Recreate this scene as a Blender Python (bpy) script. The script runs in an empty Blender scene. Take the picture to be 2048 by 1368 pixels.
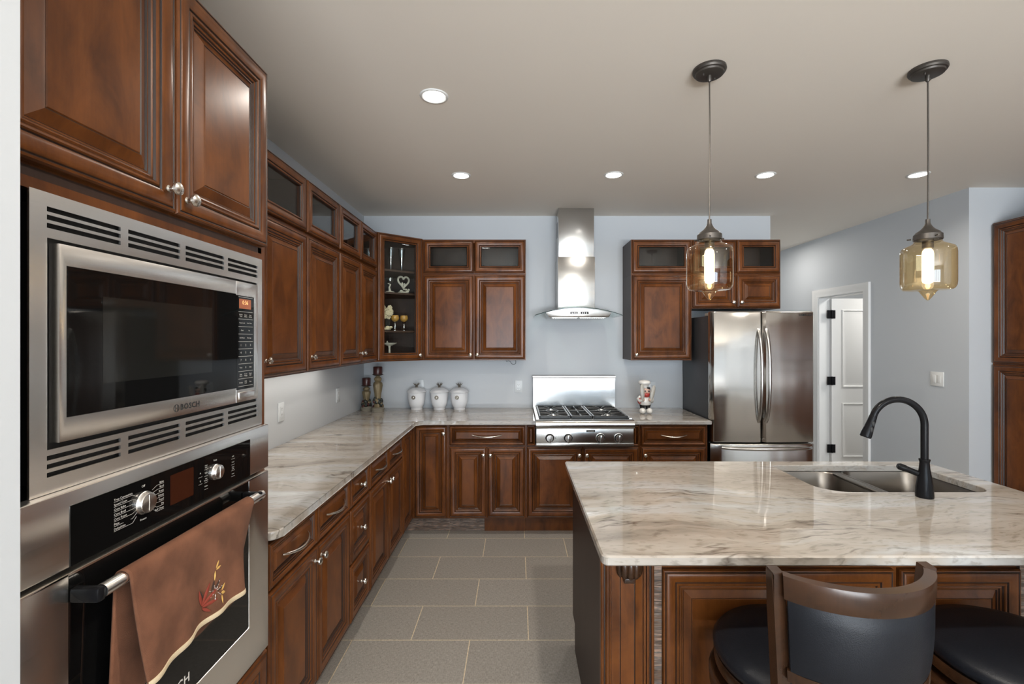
import bpy, bmesh, math, random
from mathutils import Matrix, Vector
random.seed(7)
PI = math.pi
SC = bpy.context.scene
COL = SC.collection

# ------------------------------------------------------------------ camera, world, light, exposure
cam = bpy.data.cameras.new('camera')
cam.sensor_width = 36.0
cam.lens = 925.0 / 2048.0 * 36.0
cam.shift_x = -10.0 / 2048.0
cam.shift_y = -4.0 / 2048.0
cam.clip_start = 0.03
camo = bpy.data.objects.new('camera', cam)
camo.location = (0, 0, 1.562)
camo.rotation_euler = (PI / 2, 0, 0)
COL.objects.link(camo)
SC.camera = camo
SC.view_settings.view_transform = 'Standard'
SC.view_settings.look = 'None'
SC.view_settings.gamma = 1.0
SC.view_settings.use_curve_mapping = False
SC.view_settings.exposure = 0.07
SC.cycles.max_bounces = 10
SC.cycles.diffuse_bounces = 6
SC.cycles.glossy_bounces = 5
SC.cycles.transparent_max_bounces = 16
SC.cycles.caustics_reflective = False
SC.cycles.caustics_refractive = False
SC.cycles.sample_clamp_indirect = 6.0
w = bpy.data.worlds.new('daylight')
SC.world = w
w.use_nodes = True
w.node_tree.nodes['Background'].inputs[0].default_value = (0.80, 0.90, 1.0, 1)
w.node_tree.nodes['Background'].inputs[1].default_value = 1.1


def area(name, loc, rot, sx, sy, energy, color, shape='RECTANGLE', spread=PI):
    l = bpy.data.lights.new(name, 'AREA')
    l.shape = shape
    l.size = sx
    l.size_y = sy
    l.energy = energy
    l.color = color
    l.spread = spread
    o = bpy.data.objects.new(name, l)
    o.location = loc
    o.rotation_euler = rot
    COL.objects.link(o)
    return o


REAR_Y = -4.6
SIDE_X = 4.3
# daylight through the rear patio windows and the side windows of the room behind the camera
area('daylight_rear', (0.7, REAR_Y - 0.20, 1.48), (PI / 2, 0, 0), 3.9, 2.16, 235, (0.68, 0.84, 1.0))
# added lamp outside those windows, aimed upward to brighten the ceiling
area('ceiling_fill', (0.7, REAR_Y - 0.80, 0.22), (math.radians(140), 0, 0), 3.9, 1.0, 1150, (0.98, 0.98, 0.98))


# ------------------------------------------------------------------ materials
def newmat(name):
    m = bpy.data.materials.new(name)
    m.use_nodes = True
    nt = m.node_tree
    return m, nt, nt.nodes['Principled BSDF']


def nd(nt, typ, **kw):
    n = nt.nodes.new(typ)
    for k, v in kw.items():
        setattr(n, k, v)
    return n


def simple(name, col, rough=0.5, metal=0.0, coat=0.0, emit=None, estr=0.0, spec=0.5, bump=0.0, bscale=200.0):
    m, nt, b = newmat(name)
    b.inputs['Base Color'].default_value = (*col, 1)
    b.inputs['Roughness'].default_value = rough
    b.inputs['Metallic'].default_value = metal
    b.inputs['Coat Weight'].default_value = coat
    b.inputs['Coat Roughness'].default_value = 0.08
    b.inputs['Specular IOR Level'].default_value = spec
    if emit:
        b.inputs['Emission Color'].default_value = (*emit, 1)
        b.inputs['Emission Strength'].default_value = estr
    tc = nd(nt, 'ShaderNodeTexCoord')
    nz = nd(nt, 'ShaderNodeTexNoise')
    nz.inputs['Scale'].default_value = bscale
    nz.inputs['Detail'].default_value = 3
    nt.links.new(tc.outputs['Object'], nz.inputs['Vector'])
    if bump:
        bp = nd(nt, 'ShaderNodeBump')
        bp.inputs['Strength'].default_value = bump
        bp.inputs['Distance'].default_value = 0.002
        nt.links.new(nz.outputs['Fac'], bp.inputs['Height'])
        nt.links.new(bp.outputs['Normal'], b.inputs['Normal'])
    else:
        mr = nd(nt, 'ShaderNodeMapRange')
        mr.inputs['To Min'].default_value = max(0.0, rough - 0.02)
        mr.inputs['To Max'].default_value = min(1.0, rough + 0.02)
        nt.links.new(nz.outputs['Fac'], mr.inputs['Value'])
        nt.links.new(mr.outputs['Result'], b.inputs['Roughness'])
    return m


def ramp(nt, stops):
    r = nd(nt, 'ShaderNodeValToRGB')
    e = r.color_ramp.elements
    while len(e) < len(stops):
        e.new(0.5)
    for k, (p, c) in enumerate(stops):
        e[k].position = p
        e[k].color = (*c, 1) if len(c) == 3 else c
    return r


def mix(nt, typ, fac, a, b):
    n = nd(nt, 'ShaderNodeMix', data_type='RGBA', blend_type=typ)
    for sock, v in ((n.inputs[0], fac), (n.inputs[6], a), (n.inputs[7], b)):
        if isinstance(v, (int, float)):
            sock.default_value = v
        elif isinstance(v, tuple):
            sock.default_value = (*v, 1)
        else:
            nt.links.new(v, sock)
    return n.outputs[2]


def wood(name, light, dark, rough=0.3, coat=0.3, sx=4.5, sz=2.0, spec=0.5):
    m, nt, b = newmat(name)
    tc = nd(nt, 'ShaderNodeTexCoord')
    oi = nd(nt, 'ShaderNodeObjectInfo')
    va = nd(nt, 'ShaderNodeVectorMath', operation='ADD')
    mu = nd(nt, 'ShaderNodeMath', operation='MULTIPLY')
    mu.inputs[1].default_value = 20.0
    nt.links.new(oi.outputs['Random'], mu.inputs[0])
    nt.links.new(tc.outputs['Object'], va.inputs[0])
    nt.links.new(mu.outputs[0], va.inputs[1])
    mp = nd(nt, 'ShaderNodeMapping')
    mp.inputs['Scale'].default_value = (sx, sx, sz)
    nt.links.new(va.outputs[0], mp.inputs['Vector'])
    n1 = nd(nt, 'ShaderNodeTexNoise')
    n1.inputs['Scale'].default_value = 2.2
    n1.inputs['Detail'].default_value = 7
    n1.inputs['Roughness'].default_value = 0.62
    n1.inputs['Distortion'].default_value = 0.6
    nt.links.new(mp.outputs[0], n1.inputs['Vector'])
    mp2 = nd(nt, 'ShaderNodeMapping')
    mp2.inputs['Scale'].default_value = (70, 70, 3.0)
    nt.links.new(va.outputs[0], mp2.inputs['Vector'])
    n2 = nd(nt, 'ShaderNodeTexNoise')
    n2.inputs['Scale'].default_value = 2.0
    n2.inputs['Detail'].default_value = 4
    nt.links.new(mp2.outputs[0], n2.inputs['Vector'])
    mid = tuple(0.55 * a + 0.45 * c for a, c in zip(light, dark))
    r = ramp(nt, [(0.28, dark), (0.5, mid), (0.72, light)])
    nt.links.new(n1.outputs['Fac'], r.inputs[0])
    r2 = ramp(nt, [(0.35, (0.80, 0.78, 0.76)), (0.6, (1.0, 1.0, 1.0))])
    nt.links.new(n2.outputs['Fac'], r2.inputs[0])
    c = mix(nt, 'MULTIPLY', 0.5, r.outputs[0], r2.outputs[0])
    nt.links.new(c, b.inputs['Base Color'])
    b.inputs['Roughness'].default_value = rough
    b.inputs['Coat Weight'].default_value = coat
    b.inputs['Coat Roughness'].default_value = 0.16
    b.inputs['Specular IOR Level'].default_value = spec
    return m


def steel(name, col=(0.62, 0.60, 0.57), rough=0.24, axis='H', aniso=0.6, wavy=0.0):
    m, nt, b = newmat(name)
    b.inputs['Base Color'].default_value = (*col, 1)
    b.inputs['Metallic'].default_value = 1.0
    b.inputs['Anisotropic'].default_value = aniso
    tc = nd(nt, 'ShaderNodeTexCoord')
    mp = nd(nt, 'ShaderNodeMapping')
    mp.inputs['Scale'].default_value = (3, 3, 500) if axis == 'H' else (500, 500, 3)
    nt.links.new(tc.outputs['Object'], mp.inputs['Vector'])
    nz = nd(nt, 'ShaderNodeTexNoise')
    nz.inputs['Scale'].default_value = 1.5
    nz.inputs['Detail'].default_value = 2
    nt.links.new(mp.outputs[0], nz.inputs['Vector'])
    mr = nd(nt, 'ShaderNodeMapRange')
    mr.inputs['To Min'].default_value = rough - 0.05
    mr.inputs['To Max'].default_value = rough + 0.05
    nt.links.new(nz.outputs['Fac'], mr.inputs['Value'])
    nt.links.new(mr.outputs['Result'], b.inputs['Roughness'])
    if wavy:
        wn = nd(nt, 'ShaderNodeTexNoise')
        wn.inputs['Scale'].default_value = 1.0
        wn.inputs['Detail'].default_value = 1
        wm = nd(nt, 'ShaderNodeMapping')
        wm.inputs['Scale'].default_value = (5.0, 5.0, 1.6)
        nt.links.new(tc.outputs['Object'], wm.inputs['Vector'])
        nt.links.new(wm.outputs[0], wn.inputs['Vector'])
        bp = nd(nt, 'ShaderNodeBump')
        bp.inputs['Strength'].default_value = 1.0
        bp.inputs['Distance'].default_value = wavy
        nt.links.new(wn.outputs['Fac'], bp.inputs['Height'])
        nt.links.new(bp.outputs['Normal'], b.inputs['Normal'])
    tg = nd(nt, 'ShaderNodeTangent', direction_type='RADIAL', axis='Z')
    nt.links.new(tg.outputs[0], b.inputs['Tangent'])
    if axis != 'H':
        b.inputs['Anisotropic Rotation'].default_value = 0.25
    return m


def thin_glass(name, tint, ior=1.5, rough=0.0):
    m = bpy.data.materials.new(name)
    m.use_nodes = True
    nt = m.node_tree
    nt.nodes.clear()
    out = nd(nt, 'ShaderNodeOutputMaterial')
    tr = nd(nt, 'ShaderNodeBsdfTransparent')
    tr.inputs[0].default_value = (*tint, 1)
    gl = nd(nt, 'ShaderNodeBsdfGlossy')
    gl.inputs['Roughness'].default_value = rough
    gl.inputs[0].default_value = (1, 1, 1, 1)
    fr = nd(nt, 'ShaderNodeFresnel')
    geo = nd(nt, 'ShaderNodeNewGeometry')
    mr = nd(nt, 'ShaderNodeMapRange')
    mr.inputs['To Min'].default_value = ior
    mr.inputs['To Max'].default_value = 1.0 / ior
    nt.links.new(geo.outputs['Backfacing'], mr.inputs['Value'])
    nt.links.new(mr.outputs['Result'], fr.inputs['IOR'])
    mx = nd(nt, 'ShaderNodeMixShader')
    nt.links.new(fr.outputs[0], mx.inputs[0])
    nt.links.new(tr.outputs[0], mx.inputs[1])
    nt.links.new(gl.outputs[0], mx.inputs[2])
    nt.links.new(mx.outputs[0], out.inputs['Surface'])
    return m


def paint(name, col, rough=0.6):
    m, nt, b = newmat(name)
    tc = nd(nt, 'ShaderNodeTexCoord')
    nz = nd(nt, 'ShaderNodeTexNoise')
    nz.inputs['Scale'].default_value = 260
    nz.inputs['Detail'].default_value = 2
    nt.links.new(tc.outputs['Object'], nz.inputs['Vector'])
    bp = nd(nt, 'ShaderNodeBump')
    bp.inputs['Strength'].default_value = 0.08
    bp.inputs['Distance'].default_value = 0.001
    nt.links.new(nz.outputs['Fac'], bp.inputs['Height'])
    nt.links.new(bp.outputs['Normal'], b.inputs['Normal'])
    b.inputs['Base Color'].default_value = (*col, 1)
    b.inputs['Roughness'].default_value = rough
    return m


def granite(name):
    m, nt, b = newmat(name)
    tc = nd(nt, 'ShaderNodeTexCoord')
    wn = nd(nt, 'ShaderNodeTexNoise')
    wn.inputs['Scale'].default_value = 1.3
    wn.inputs['Detail'].default_value = 4
    nt.links.new(tc.outputs['Object'], wn.inputs['Vector'])
    ws = nd(nt, 'ShaderNodeVectorMath', operation='MULTIPLY_ADD')
    ws.inputs[1].default_value = (0.42, 0.42, 0.2)
    nt.links.new(wn.outputs['Color'], ws.inputs[0])
    nt.links.new(tc.outputs['Object'], ws.inputs[2])
    mp = nd(nt, 'ShaderNodeMapping')
    mp.inputs['Rotation'].default_value = (0, 0, math.radians(-66))
    mp.inputs['Scale'].default_value = (0.62, 4.6, 2.0)
    nt.links.new(ws.outputs[0], mp.inputs['Vector'])
    n1 = nd(nt, 'ShaderNodeTexNoise')
    n1.inputs['Scale'].default_value = 1.5
    n1.inputs['Detail'].default_value = 9
    n1.inputs['Roughness'].default_value = 0.6
    nt.links.new(mp.outputs[0], n1.inputs['Vector'])
    r1 = ramp(nt, [(0.28, (0.178, 0.157, 0.133)), (0.40, (0.305, 0.268, 0.228)), (0.52, (0.372, 0.340, 0.300)),
                   (0.62, (0.405, 0.402, 0.392)), (0.74, (0.545, 0.555, 0.56))])
    nt.links.new(n1.outputs['Fac'], r1.inputs[0])
    # thin dark veins
    n2 = nd(nt, 'ShaderNodeTexNoise')
    n2.inputs['Scale'].default_value = 0.85
    n2.inputs['Detail'].default_value = 7
    n2.inputs['Roughness'].default_value = 0.55
    nt.links.new(mp.outputs[0], n2.inputs['Vector'])
    sb = nd(nt, 'ShaderNodeMath', operation='SUBTRACT')
    sb.inputs[1].default_value = 0.5
    nt.links.new(n2.outputs['Fac'], sb.inputs[0])
    ab = nd(nt, 'ShaderNodeMath', operation='ABSOLUTE')
    nt.links.new(sb.outputs[0], ab.inputs[0])
    rv = ramp(nt, [(0.0, (1, 1, 1)), (0.012, (0, 0, 0))])
    nt.links.new(ab.outputs[0], rv.inputs[0])
    mk = nd(nt, 'ShaderNodeTexNoise')
    mk.inputs['Scale'].default_value = 5.0
    mk.inputs['Detail'].default_value = 5
    nt.links.new(tc.outputs['Object'], mk.inputs['Vector'])
    rm = ramp(nt, [(0.46, (0, 0, 0)), (0.60, (0.85, 0.85, 0.85))])
    nt.links.new(mk.outputs['Fac'], rm.inputs[0])
    vm = nd(nt, 'ShaderNodeMath', operation='MULTIPLY')
    nt.links.new(rv.outputs[0], vm.inputs[0])
    nt.links.new(rm.outputs[0], vm.inputs[1])
    c1 = mix(nt, 'MIX', vm.outputs[0], r1.outputs[0], (0.09, 0.07, 0.055))
    # fine streak speckle
    mp3 = nd(nt, 'ShaderNodeMapping')
    mp3.inputs['Rotation'].default_value = (0, 0, math.radians(-66))
    mp3.inputs['Scale'].default_value = (22, 85, 60)
    nt.links.new(ws.outputs[0], mp3.inputs['Vector'])
    n3 = nd(nt, 'ShaderNodeTexNoise')
    n3.inputs['Scale'].default_value = 1.0
    n3.inputs['Detail'].default_value = 5
    nt.links.new(mp3.outputs[0], n3.inputs['Vector'])
    r3 = ramp(nt, [(0.33, (0.55, 0.52, 0.48)), (0.46, (1, 1, 1))])
    nt.links.new(n3.outputs['Fac'], r3.inputs[0])
    c2 = mix(nt, 'MULTIPLY', 0.6, c1, r3.outputs[0])
    nt.links.new(c2, b.inputs['Base Color'])
    b.inputs['Roughness'].default_value = 0.015
    b.inputs['IOR'].default_value = 2.0
    return m


def floor_tiles(name):
    m, nt, b = newmat(name)
    tc = nd(nt, 'ShaderNodeTexCoord')
    mp = nd(nt, 'ShaderNodeMapping')
    mp.inputs['Location'].default_value = (0.246 + 0.612 * 20, -2.407 + 0.3085 * 40, 0)
    nt.links.new(tc.outputs['Object'], mp.inputs['Vector'])
    br = nd(nt, 'ShaderNodeTexBrick')
    br.offset = 0.5
    br.offset_frequency = 2
    br.inputs['Scale'].default_value = 1.0
    br.inputs['Mortar Size'].default_value = 0.0028
    br.inputs['Mortar Smooth'].default_value = 0.2
    br.inputs['Bias'].default_value = 0.0
    br.inputs['Brick Width'].default_value = 0.612
    br.inputs['Row Height'].default_value = 0.3085
    br.inputs['Color1'].default_value = (0.245, 0.225, 0.200, 1)
    br.inputs['Color2'].default_value = (0.262, 0.243, 0.218, 1)
    br.inputs['Mortar'].default_value = (0.56, 0.46, 0.32, 1)
    nt.links.new(mp.outputs[0], br.inputs['Vector'])
    mp2 = nd(nt, 'ShaderNodeMapping')
    mp2.inputs['Scale'].default_value = (60, 260, 1)
    nt.links.new(tc.outputs['Object'], mp2.inputs['Vector'])
    n1 = nd(nt, 'ShaderNodeTexNoise')
    n1.inputs['Scale'].default_value = 1.0
    n1.inputs['Detail'].default_value = 4
    nt.links.new(mp2.outputs[0], n1.inputs['Vector'])
    mp4 = nd(nt, 'ShaderNodeMapping')
    mp4.inputs['Scale'].default_value = (260, 60, 1)
    nt.links.new(tc.outputs['Object'], mp4.inputs['Vector'])
    n4 = nd(nt, 'ShaderNodeTexNoise')
    n4.inputs['Detail'].default_value = 4
    n4.inputs['Scale'].default_value = 1.0
    nt.links.new(mp4.outputs[0], n4.inputs['Vector'])
    ad = nd(nt, 'ShaderNodeMath', operation='ADD')
    nt.links.new(n1.outputs['Fac'], ad.inputs[0])
    nt.links.new(n4.outputs['Fac'], ad.inputs[1])
    hf = nd(nt, 'ShaderNodeMath', operation='MULTIPLY')
    hf.inputs[1].default_value = 0.5
    nt.links.new(ad.outputs[0], hf.inputs[0])
    r = ramp(nt, [(0.36, (0.62, 0.62, 0.62)), (0.64, (1.3, 1.3, 1.3))])
    nt.links.new(hf.outputs[0], r.inputs[0])
    c = mix(nt, 'MULTIPLY', 0.85, br.outputs['Color'], r.outputs[0])
    nt.links.new(c, b.inputs['Base Color'])
    b.inputs['Roughness'].default_value = 0.42
    bp = nd(nt, 'ShaderNodeBump')
    bp.inputs['Strength'].default_value = 0.25
    bp.inputs['Distance'].default_value = 0.001
    nt.links.new(hf.outputs[0], bp.inputs['Height'])
    nt.links.new(bp.outputs['Normal'], b.inputs['Normal'])
    return m


def rustic(name):
    m, nt, b = newmat(name)
    tc = nd(nt, 'ShaderNodeTexCoord')
    mp = nd(nt, 'ShaderNodeMapping')
    mp.inputs['Scale'].default_value = (2.5, 2.5, 24)
    nt.links.new(tc.outputs['Object'], mp.inputs['Vector'])
    n1 = nd(nt, 'ShaderNodeTexNoise')
    n1.inputs['Scale'].default_value = 3.0
    n1.inputs['Detail'].default_value = 5
    n1.inputs['Distortion'].default_value = 2.0
    nt.links.new(mp.outputs[0], n1.inputs['Vector'])
    r = ramp(nt, [(0.38, (0.045, 0.030, 0.022)), (0.47, (0.13, 0.075, 0.045)), (0.52, (0.09, 0.085, 0.08)), (0.62, (0.30, 0.19, 0.13))])
    nt.links.new(n1.outputs['Fac'], r.inputs[0])
    nt.links.new(r.outputs[0], b.inputs['Base Color'])
    b.inputs['Roughness'].default_value = 0.4
    return m


def velour(name, c0, c1):
    m, nt, b = newmat(name)
    tc = nd(nt, 'ShaderNodeTexCoord')
    n1 = nd(nt, 'ShaderNodeTexNoise')
    n1.inputs['Scale'].default_value = 14
    n1.inputs['Detail'].default_value = 5
    nt.links.new(tc.outputs['Object'], n1.inputs['Vector'])
    r = ramp(nt, [(0.35, c0), (0.65, c1)])
    nt.links.new(n1.outputs['Fac'], r.inputs[0])
    nt.links.new(r.outputs[0], b.inputs['Base Color'])
    n2 = nd(nt, 'ShaderNodeTexNoise')
    n2.inputs['Scale'].default_value = 900
    nt.links.new(tc.outputs['Object'], n2.inputs['Vector'])
    bp = nd(nt, 'ShaderNodeBump')
    bp.inputs['Strength'].default_value = 0.5
    bp.inputs['Distance'].default_value = 0.002
    nt.links.new(n2.outputs['Fac'], bp.inputs['Height'])
    nt.links.new(bp.outputs['Normal'], b.inputs['Normal'])
    b.inputs['Roughness'].default_value = 0.95
    b.inputs['Sheen Weight'].default_value = 0.03
    b.inputs['Sheen Tint'].default_value = (0.9, 0.6, 0.45, 1)
    return m


M = {}
M['wall'] = paint('wall_paint', (0.515, 0.54, 0.565))
M['ceiling'] = paint('ceiling_paint', (0.79, 0.73, 0.65), 0.75)
M['trimw'] = simple('white_trim_paint', (0.74, 0.74, 0.73), 0.35)
M['floor'] = floor_tiles('linen_tile')
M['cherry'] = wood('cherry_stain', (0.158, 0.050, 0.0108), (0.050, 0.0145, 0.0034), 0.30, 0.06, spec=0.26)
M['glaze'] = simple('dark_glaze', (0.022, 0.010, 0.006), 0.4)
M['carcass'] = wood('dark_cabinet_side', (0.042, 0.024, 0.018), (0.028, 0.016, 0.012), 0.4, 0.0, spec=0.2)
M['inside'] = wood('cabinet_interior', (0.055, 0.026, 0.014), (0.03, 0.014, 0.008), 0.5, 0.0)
M['rustic'] = rustic('rough_sawn_filler')
M['granite'] = granite('veined_granite')
M['steel'] = steel('brushed_steel', (0.90, 0.87, 0.83))
M['steelv'] = steel('brushed_steel_fridge', (0.56, 0.54, 0.51), 0.15, 'H', 0.75, 0.006)
M['steelm'] = steel('polished_steel', (0.55, 0.54, 0.52), 0.24, 'H', 0.4, 0.006)
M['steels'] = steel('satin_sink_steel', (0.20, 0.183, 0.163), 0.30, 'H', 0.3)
M['nickel'] = simple('satin_nickel', (0.70, 0.66, 0.60), 0.25, 1.0)
M['blackglass'] = simple('black_glass', (0.004, 0.004, 0.004), 0.03, 0.0, 0.0, spec=0.45)
M['screen'] = simple('perforated_screen', (0.010, 0.010, 0.009), 0.06, spec=0.6)
M['black'] = simple('black_void', (0.004, 0.004, 0.004), 0.7)
M['blackmetal'] = simple('matte_black_metal', (0.008, 0.008, 0.009), 0.24, spec=0.12)
M['iron'] = simple('cast_iron', (0.012, 0.012, 0.012), 0.35, bump=0.2, bscale=300)
M['fridgeside'] = simple('charcoal_side', (0.042, 0.043, 0.047), 0.45)
M['bronze'] = simple('oil_rubbed_bronze', (0.085, 0.075, 0.066), 0.42, 0.7)
M['pane'] = thin_glass('clear_pane', (0.93, 0.95, 0.94), 1.34)
M['hoodglass'] = thin_glass('hood_glass', (0.78, 0.87, 0.86))
M['glassedge'] = simple('glass_edge', (0.03, 0.05, 0.05), 0.1)
M['amber'] = thin_glass('amber_glass', (0.95, 0.815, 0.585), 1.8)
M['bulb'] = simple('lit_bulb', (1, 0.9, 0.7), 0.3, emit=(1.0, 0.86, 0.62), estr=5.0)
M['tipglow'] = simple('warm_tip_glow', (1, 0.7, 0.3), 0.3, emit=(1.0, 0.55, 0.16), estr=6.0)  # emission imitating the warm refraction in the shade's lower tip
M['lens'] = simple('lit_lens', (1, 1, 1), 0.5, emit=(1.0, 0.97, 0.92), estr=14.0)
M['whitepl'] = simple('white_plastic', (0.72, 0.72, 0.70), 0.35)
M['outlet'] = simple('outlet_plastic', (0.62, 0.65, 0.67), 0.35)
M['ceramic'] = simple('white_glaze', (0.66, 0.67, 0.69), 0.12, coat=0.4)
M['pewter'] = simple('aged_pewter', (0.20, 0.18, 0.15), 0.4, 0.8)
M['candle'] = simple('dark_red_wax', (0.050, 0.012, 0.010), 0.3)
M['antique'] = simple('antique_gold', (0.20, 0.155, 0.085), 0.45, 0.3, bump=0.9, bscale=90)
M['stone'] = simple('carved_stone', (0.21, 0.19, 0.15), 0.7, bump=0.8, bscale=120)
M['leafdk'] = simple('dark_leaf', (0.018, 0.022, 0.018), 0.4)
M['rosered'] = simple('dark_rose', (0.070, 0.014, 0.012), 0.4)
M['skin'] = simple('painted_skin', (0.55, 0.36, 0.28), 0.3)
M['white'] = simple('painted_white', (0.70, 0.68, 0.64), 0.25, coat=0.3)
M['red'] = simple('painted_red', (0.38, 0.04, 0.03), 0.3)
M['blackp'] = simple('painted_black', (0.01, 0.01, 0.012), 0.2)
M['greyb'] = simple('painted_grey', (0.36, 0.34, 0.30), 0.3)
M['towel'] = velour('brown_velour', (0.100, 0.036, 0.015), (0.172, 0.067, 0.032))
M['hem'] = simple('cream_hem', (0.62, 0.50, 0.33), 0.9, bump=0.4, bscale=500)
M['thread_r'] = simple('rust_thread', (0.22, 0.035, 0.02), 0.6)
M['thread_y'] = simple('gold_thread', (0.60, 0.36, 0.10), 0.5)
M['thread_b'] = simple('brown_thread', (0.035, 0.018, 0.012), 0.6)
M['thread_w'] = simple('silver_thread', (0.45, 0.38, 0.34), 0.5)
M['stoolwood'] = wood('worn_walnut', (0.052, 0.022, 0.0095), (0.016, 0.008, 0.0045), 0.27, 0.1, 3.0, 3.0, 0.35)
M['leather'] = simple('black_leather', (0.006, 0.007, 0.010), 0.40, spec=0.28, bump=0.25, bscale=420)
M['amberdisp'] = simple('lit_display', (0.08, 0.03, 0.02), 0.15, emit=(0.55, 0.16, 0.06), estr=0.5)
M['digit'] = simple('lit_digit', (1, 0.5, 0.2), 0.3, emit=(1.0, 0.45, 0.15), estr=1.0)
M['dimdisp'] = simple('dark_red_display', (0.035, 0.010, 0.005), 0.06)
M['print'] = simple('pale_print', (0.62, 0.60, 0.56), 0.5)
M['printdk'] = simple('dark_print', (0.02, 0.02, 0.02), 0.4)
M['crystal'] = thin_glass('crystal', (0.90, 0.92, 0.92), 2.2)
M['ivory'] = simple('ivory_resin', (0.58, 0.54, 0.45), 0.4)
M['goldglass'] = simple('gold_votive', (0.50, 0.27, 0.06), 0.15, coat=0.5)
M['silver'] = simple('silver', (0.65, 0.63, 0.6), 0.15, 1.0)
M['petal'] = simple('cream_petal', (0.62, 0.53, 0.36), 0.7)
M['rubber'] = simple('black_rubber', (0.01, 0.01, 0.01), 0.6)


# ------------------------------------------------------------------ mesh helpers
def box(bm, x0, x1, y0, y1, z0, z1, mat=0, bev=0.0, seg=2):
    v = [bm.verts.new(p) for p in ((x0, y0, z0), (x1, y0, z0), (x1, y1, z0), (x0, y1, z0),
                                   (x0, y0, z1), (x1, y0, z1), (x1, y1, z1), (x0, y1, z1))]
    fs = []
    for q in ((0, 3, 2, 1), (4, 5, 6, 7), (0, 1, 5, 4), (1, 2, 6, 5), (2, 3, 7, 6), (3, 0, 4, 7)):
        f = bm.faces.new([v[i] for i in q])
        f.material_index = mat
        fs.append(f)
    if bev:
        es = list({e for f in fs for e in f.edges})
        bmesh.ops.bevel(bm, geom=es, offset=bev, segments=seg, profile=0.5, affect='EDGES', material=mat)
    return fs


def rings(bm, loops, mat=0, closed=True, cap0=False, cap1=False, mats=None):
    vs = [[bm.verts.new(p) for p in lp] for lp in loops]
    n = len(vs[0])
    for k in range(len(vs) - 1):
        for i in range(n if closed else n - 1):
            j = (i + 1) % n
            try:
                f = bm.faces.new((vs[k][i], vs[k][j], vs[k + 1][j], vs[k + 1][i]))
                f.material_index = mats[k] if mats else mat
            except ValueError:
                pass
    if cap0:
        f = bm.faces.new(list(reversed(vs[0])))
        f.material_index = mats[0] if mats else mat
    if cap1:
        f = bm.faces.new(vs[-1])
        f.material_index = mats[-1] if mats else mat
    return vs


def lathe(bm, prof, c=(0, 0, 0), axis='Z', seg=24, mat=0, cap0=True, cap1=True, sx=1.0, sy=1.0):
    loops = []
    for r, h in prof:
        lp = []
        for i in range(seg):
            a = 2 * PI * i / seg
            u, v = max(r, 1e-5) * math.cos(a) * sx, max(r, 1e-5) * math.sin(a) * sy
            if axis == 'Z':
                p = (u, v, h)
            elif axis == '-Y':
                p = (u, -h, v)
            else:
                p = (h, u, v)
            lp.append((c[0] + p[0], c[1] + p[1], c[2] + p[2]))
        loops.append(lp)
    rings(bm, loops, mat, True, cap0, cap1)


def tube(bm, pts, rad, seg=10, mat=0, flat=1.0):
    pts = [Vector(p) for p in pts]
    n = len(pts)
    rr = rad if isinstance(rad, (list, tuple)) else [rad] * n
    loops = []
    up = None
    for k in range(n):
        t = (pts[min(k + 1, n - 1)] - pts[max(k - 1, 0)]).normalized()
        if up is None:
            up = Vector((0, 0, 1)) if abs(t.z) < 0.9 else Vector((0, 1, 0))
        s = t.cross(up).normalized()
        up = s.cross(t).normalized()
        loops.append([tuple(pts[k] + s * (rr[k] * math.cos(2 * PI * i / seg)) + up * (rr[k] * flat * math.sin(2 * PI * i / seg))) for i in range(seg)])
    rings(bm, loops, mat, True, True, True)


def ball(bm, c, r, mat=0, sx=1, sy=1, sz=1, seg=14):
    prof = [(math.sin(PI * k / 10) , -math.cos(PI * k / 10)) for k in range(11)]
    loops = []
    for rr, h in prof:
        loops.append([(c[0] + max(rr, 1e-3) * r * sx * math.cos(2 * PI * i / seg), c[1] + max(rr, 1e-3) * r * sy * math.sin(2 * PI * i / seg), c[2] + h * r * sz) for i in range(seg)])
    rings(bm, loops, mat, True, True, True)


def prism(bm, poly, z0, z1, mat=0, bev=0.0):
    a = [bm.verts.new((x, y, z0)) for x, y in poly]
    b = [bm.verts.new((x, y, z1)) for x, y in poly]
    n = len(poly)
    f0 = bm.faces.new(list(reversed(a)))
    f1 = bm.faces.new(b)
    f0.material_index = f1.material_index = mat
    for i in range(n):
        j = (i + 1) % n
        f = bm.faces.new((a[i], a[j], b[j], b[i]))
        f.material_index = mat
    if bev:
        es = list(f0.edges) + list(f1.edges)
        bmesh.ops.bevel(bm, geom=es, offset=bev, segments=3, profile=0.5, affect='EDGES', material=mat)


def rrect(x0, x1, y0, y1, r, n=5):
    pts = []
    rs = r if isinstance(r, (list, tuple)) else (r, r, r, r)
    for (cx, cy, a0, q) in ((x1 - rs[0], y0 + rs[0], -90, rs[0]), (x1 - rs[1], y1 - rs[1], 0, rs[1]),
                            (x0 + rs[2], y1 - rs[2], 90, rs[2]), (x0 + rs[3], y0 + rs[3], 180, rs[3])):
        for k in range(n + 1):
            a = math.radians(a0 + 90 * k / n)
            pts.append((cx + q * math.cos(a), cy + q * math.sin(a)))
    return pts


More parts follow.
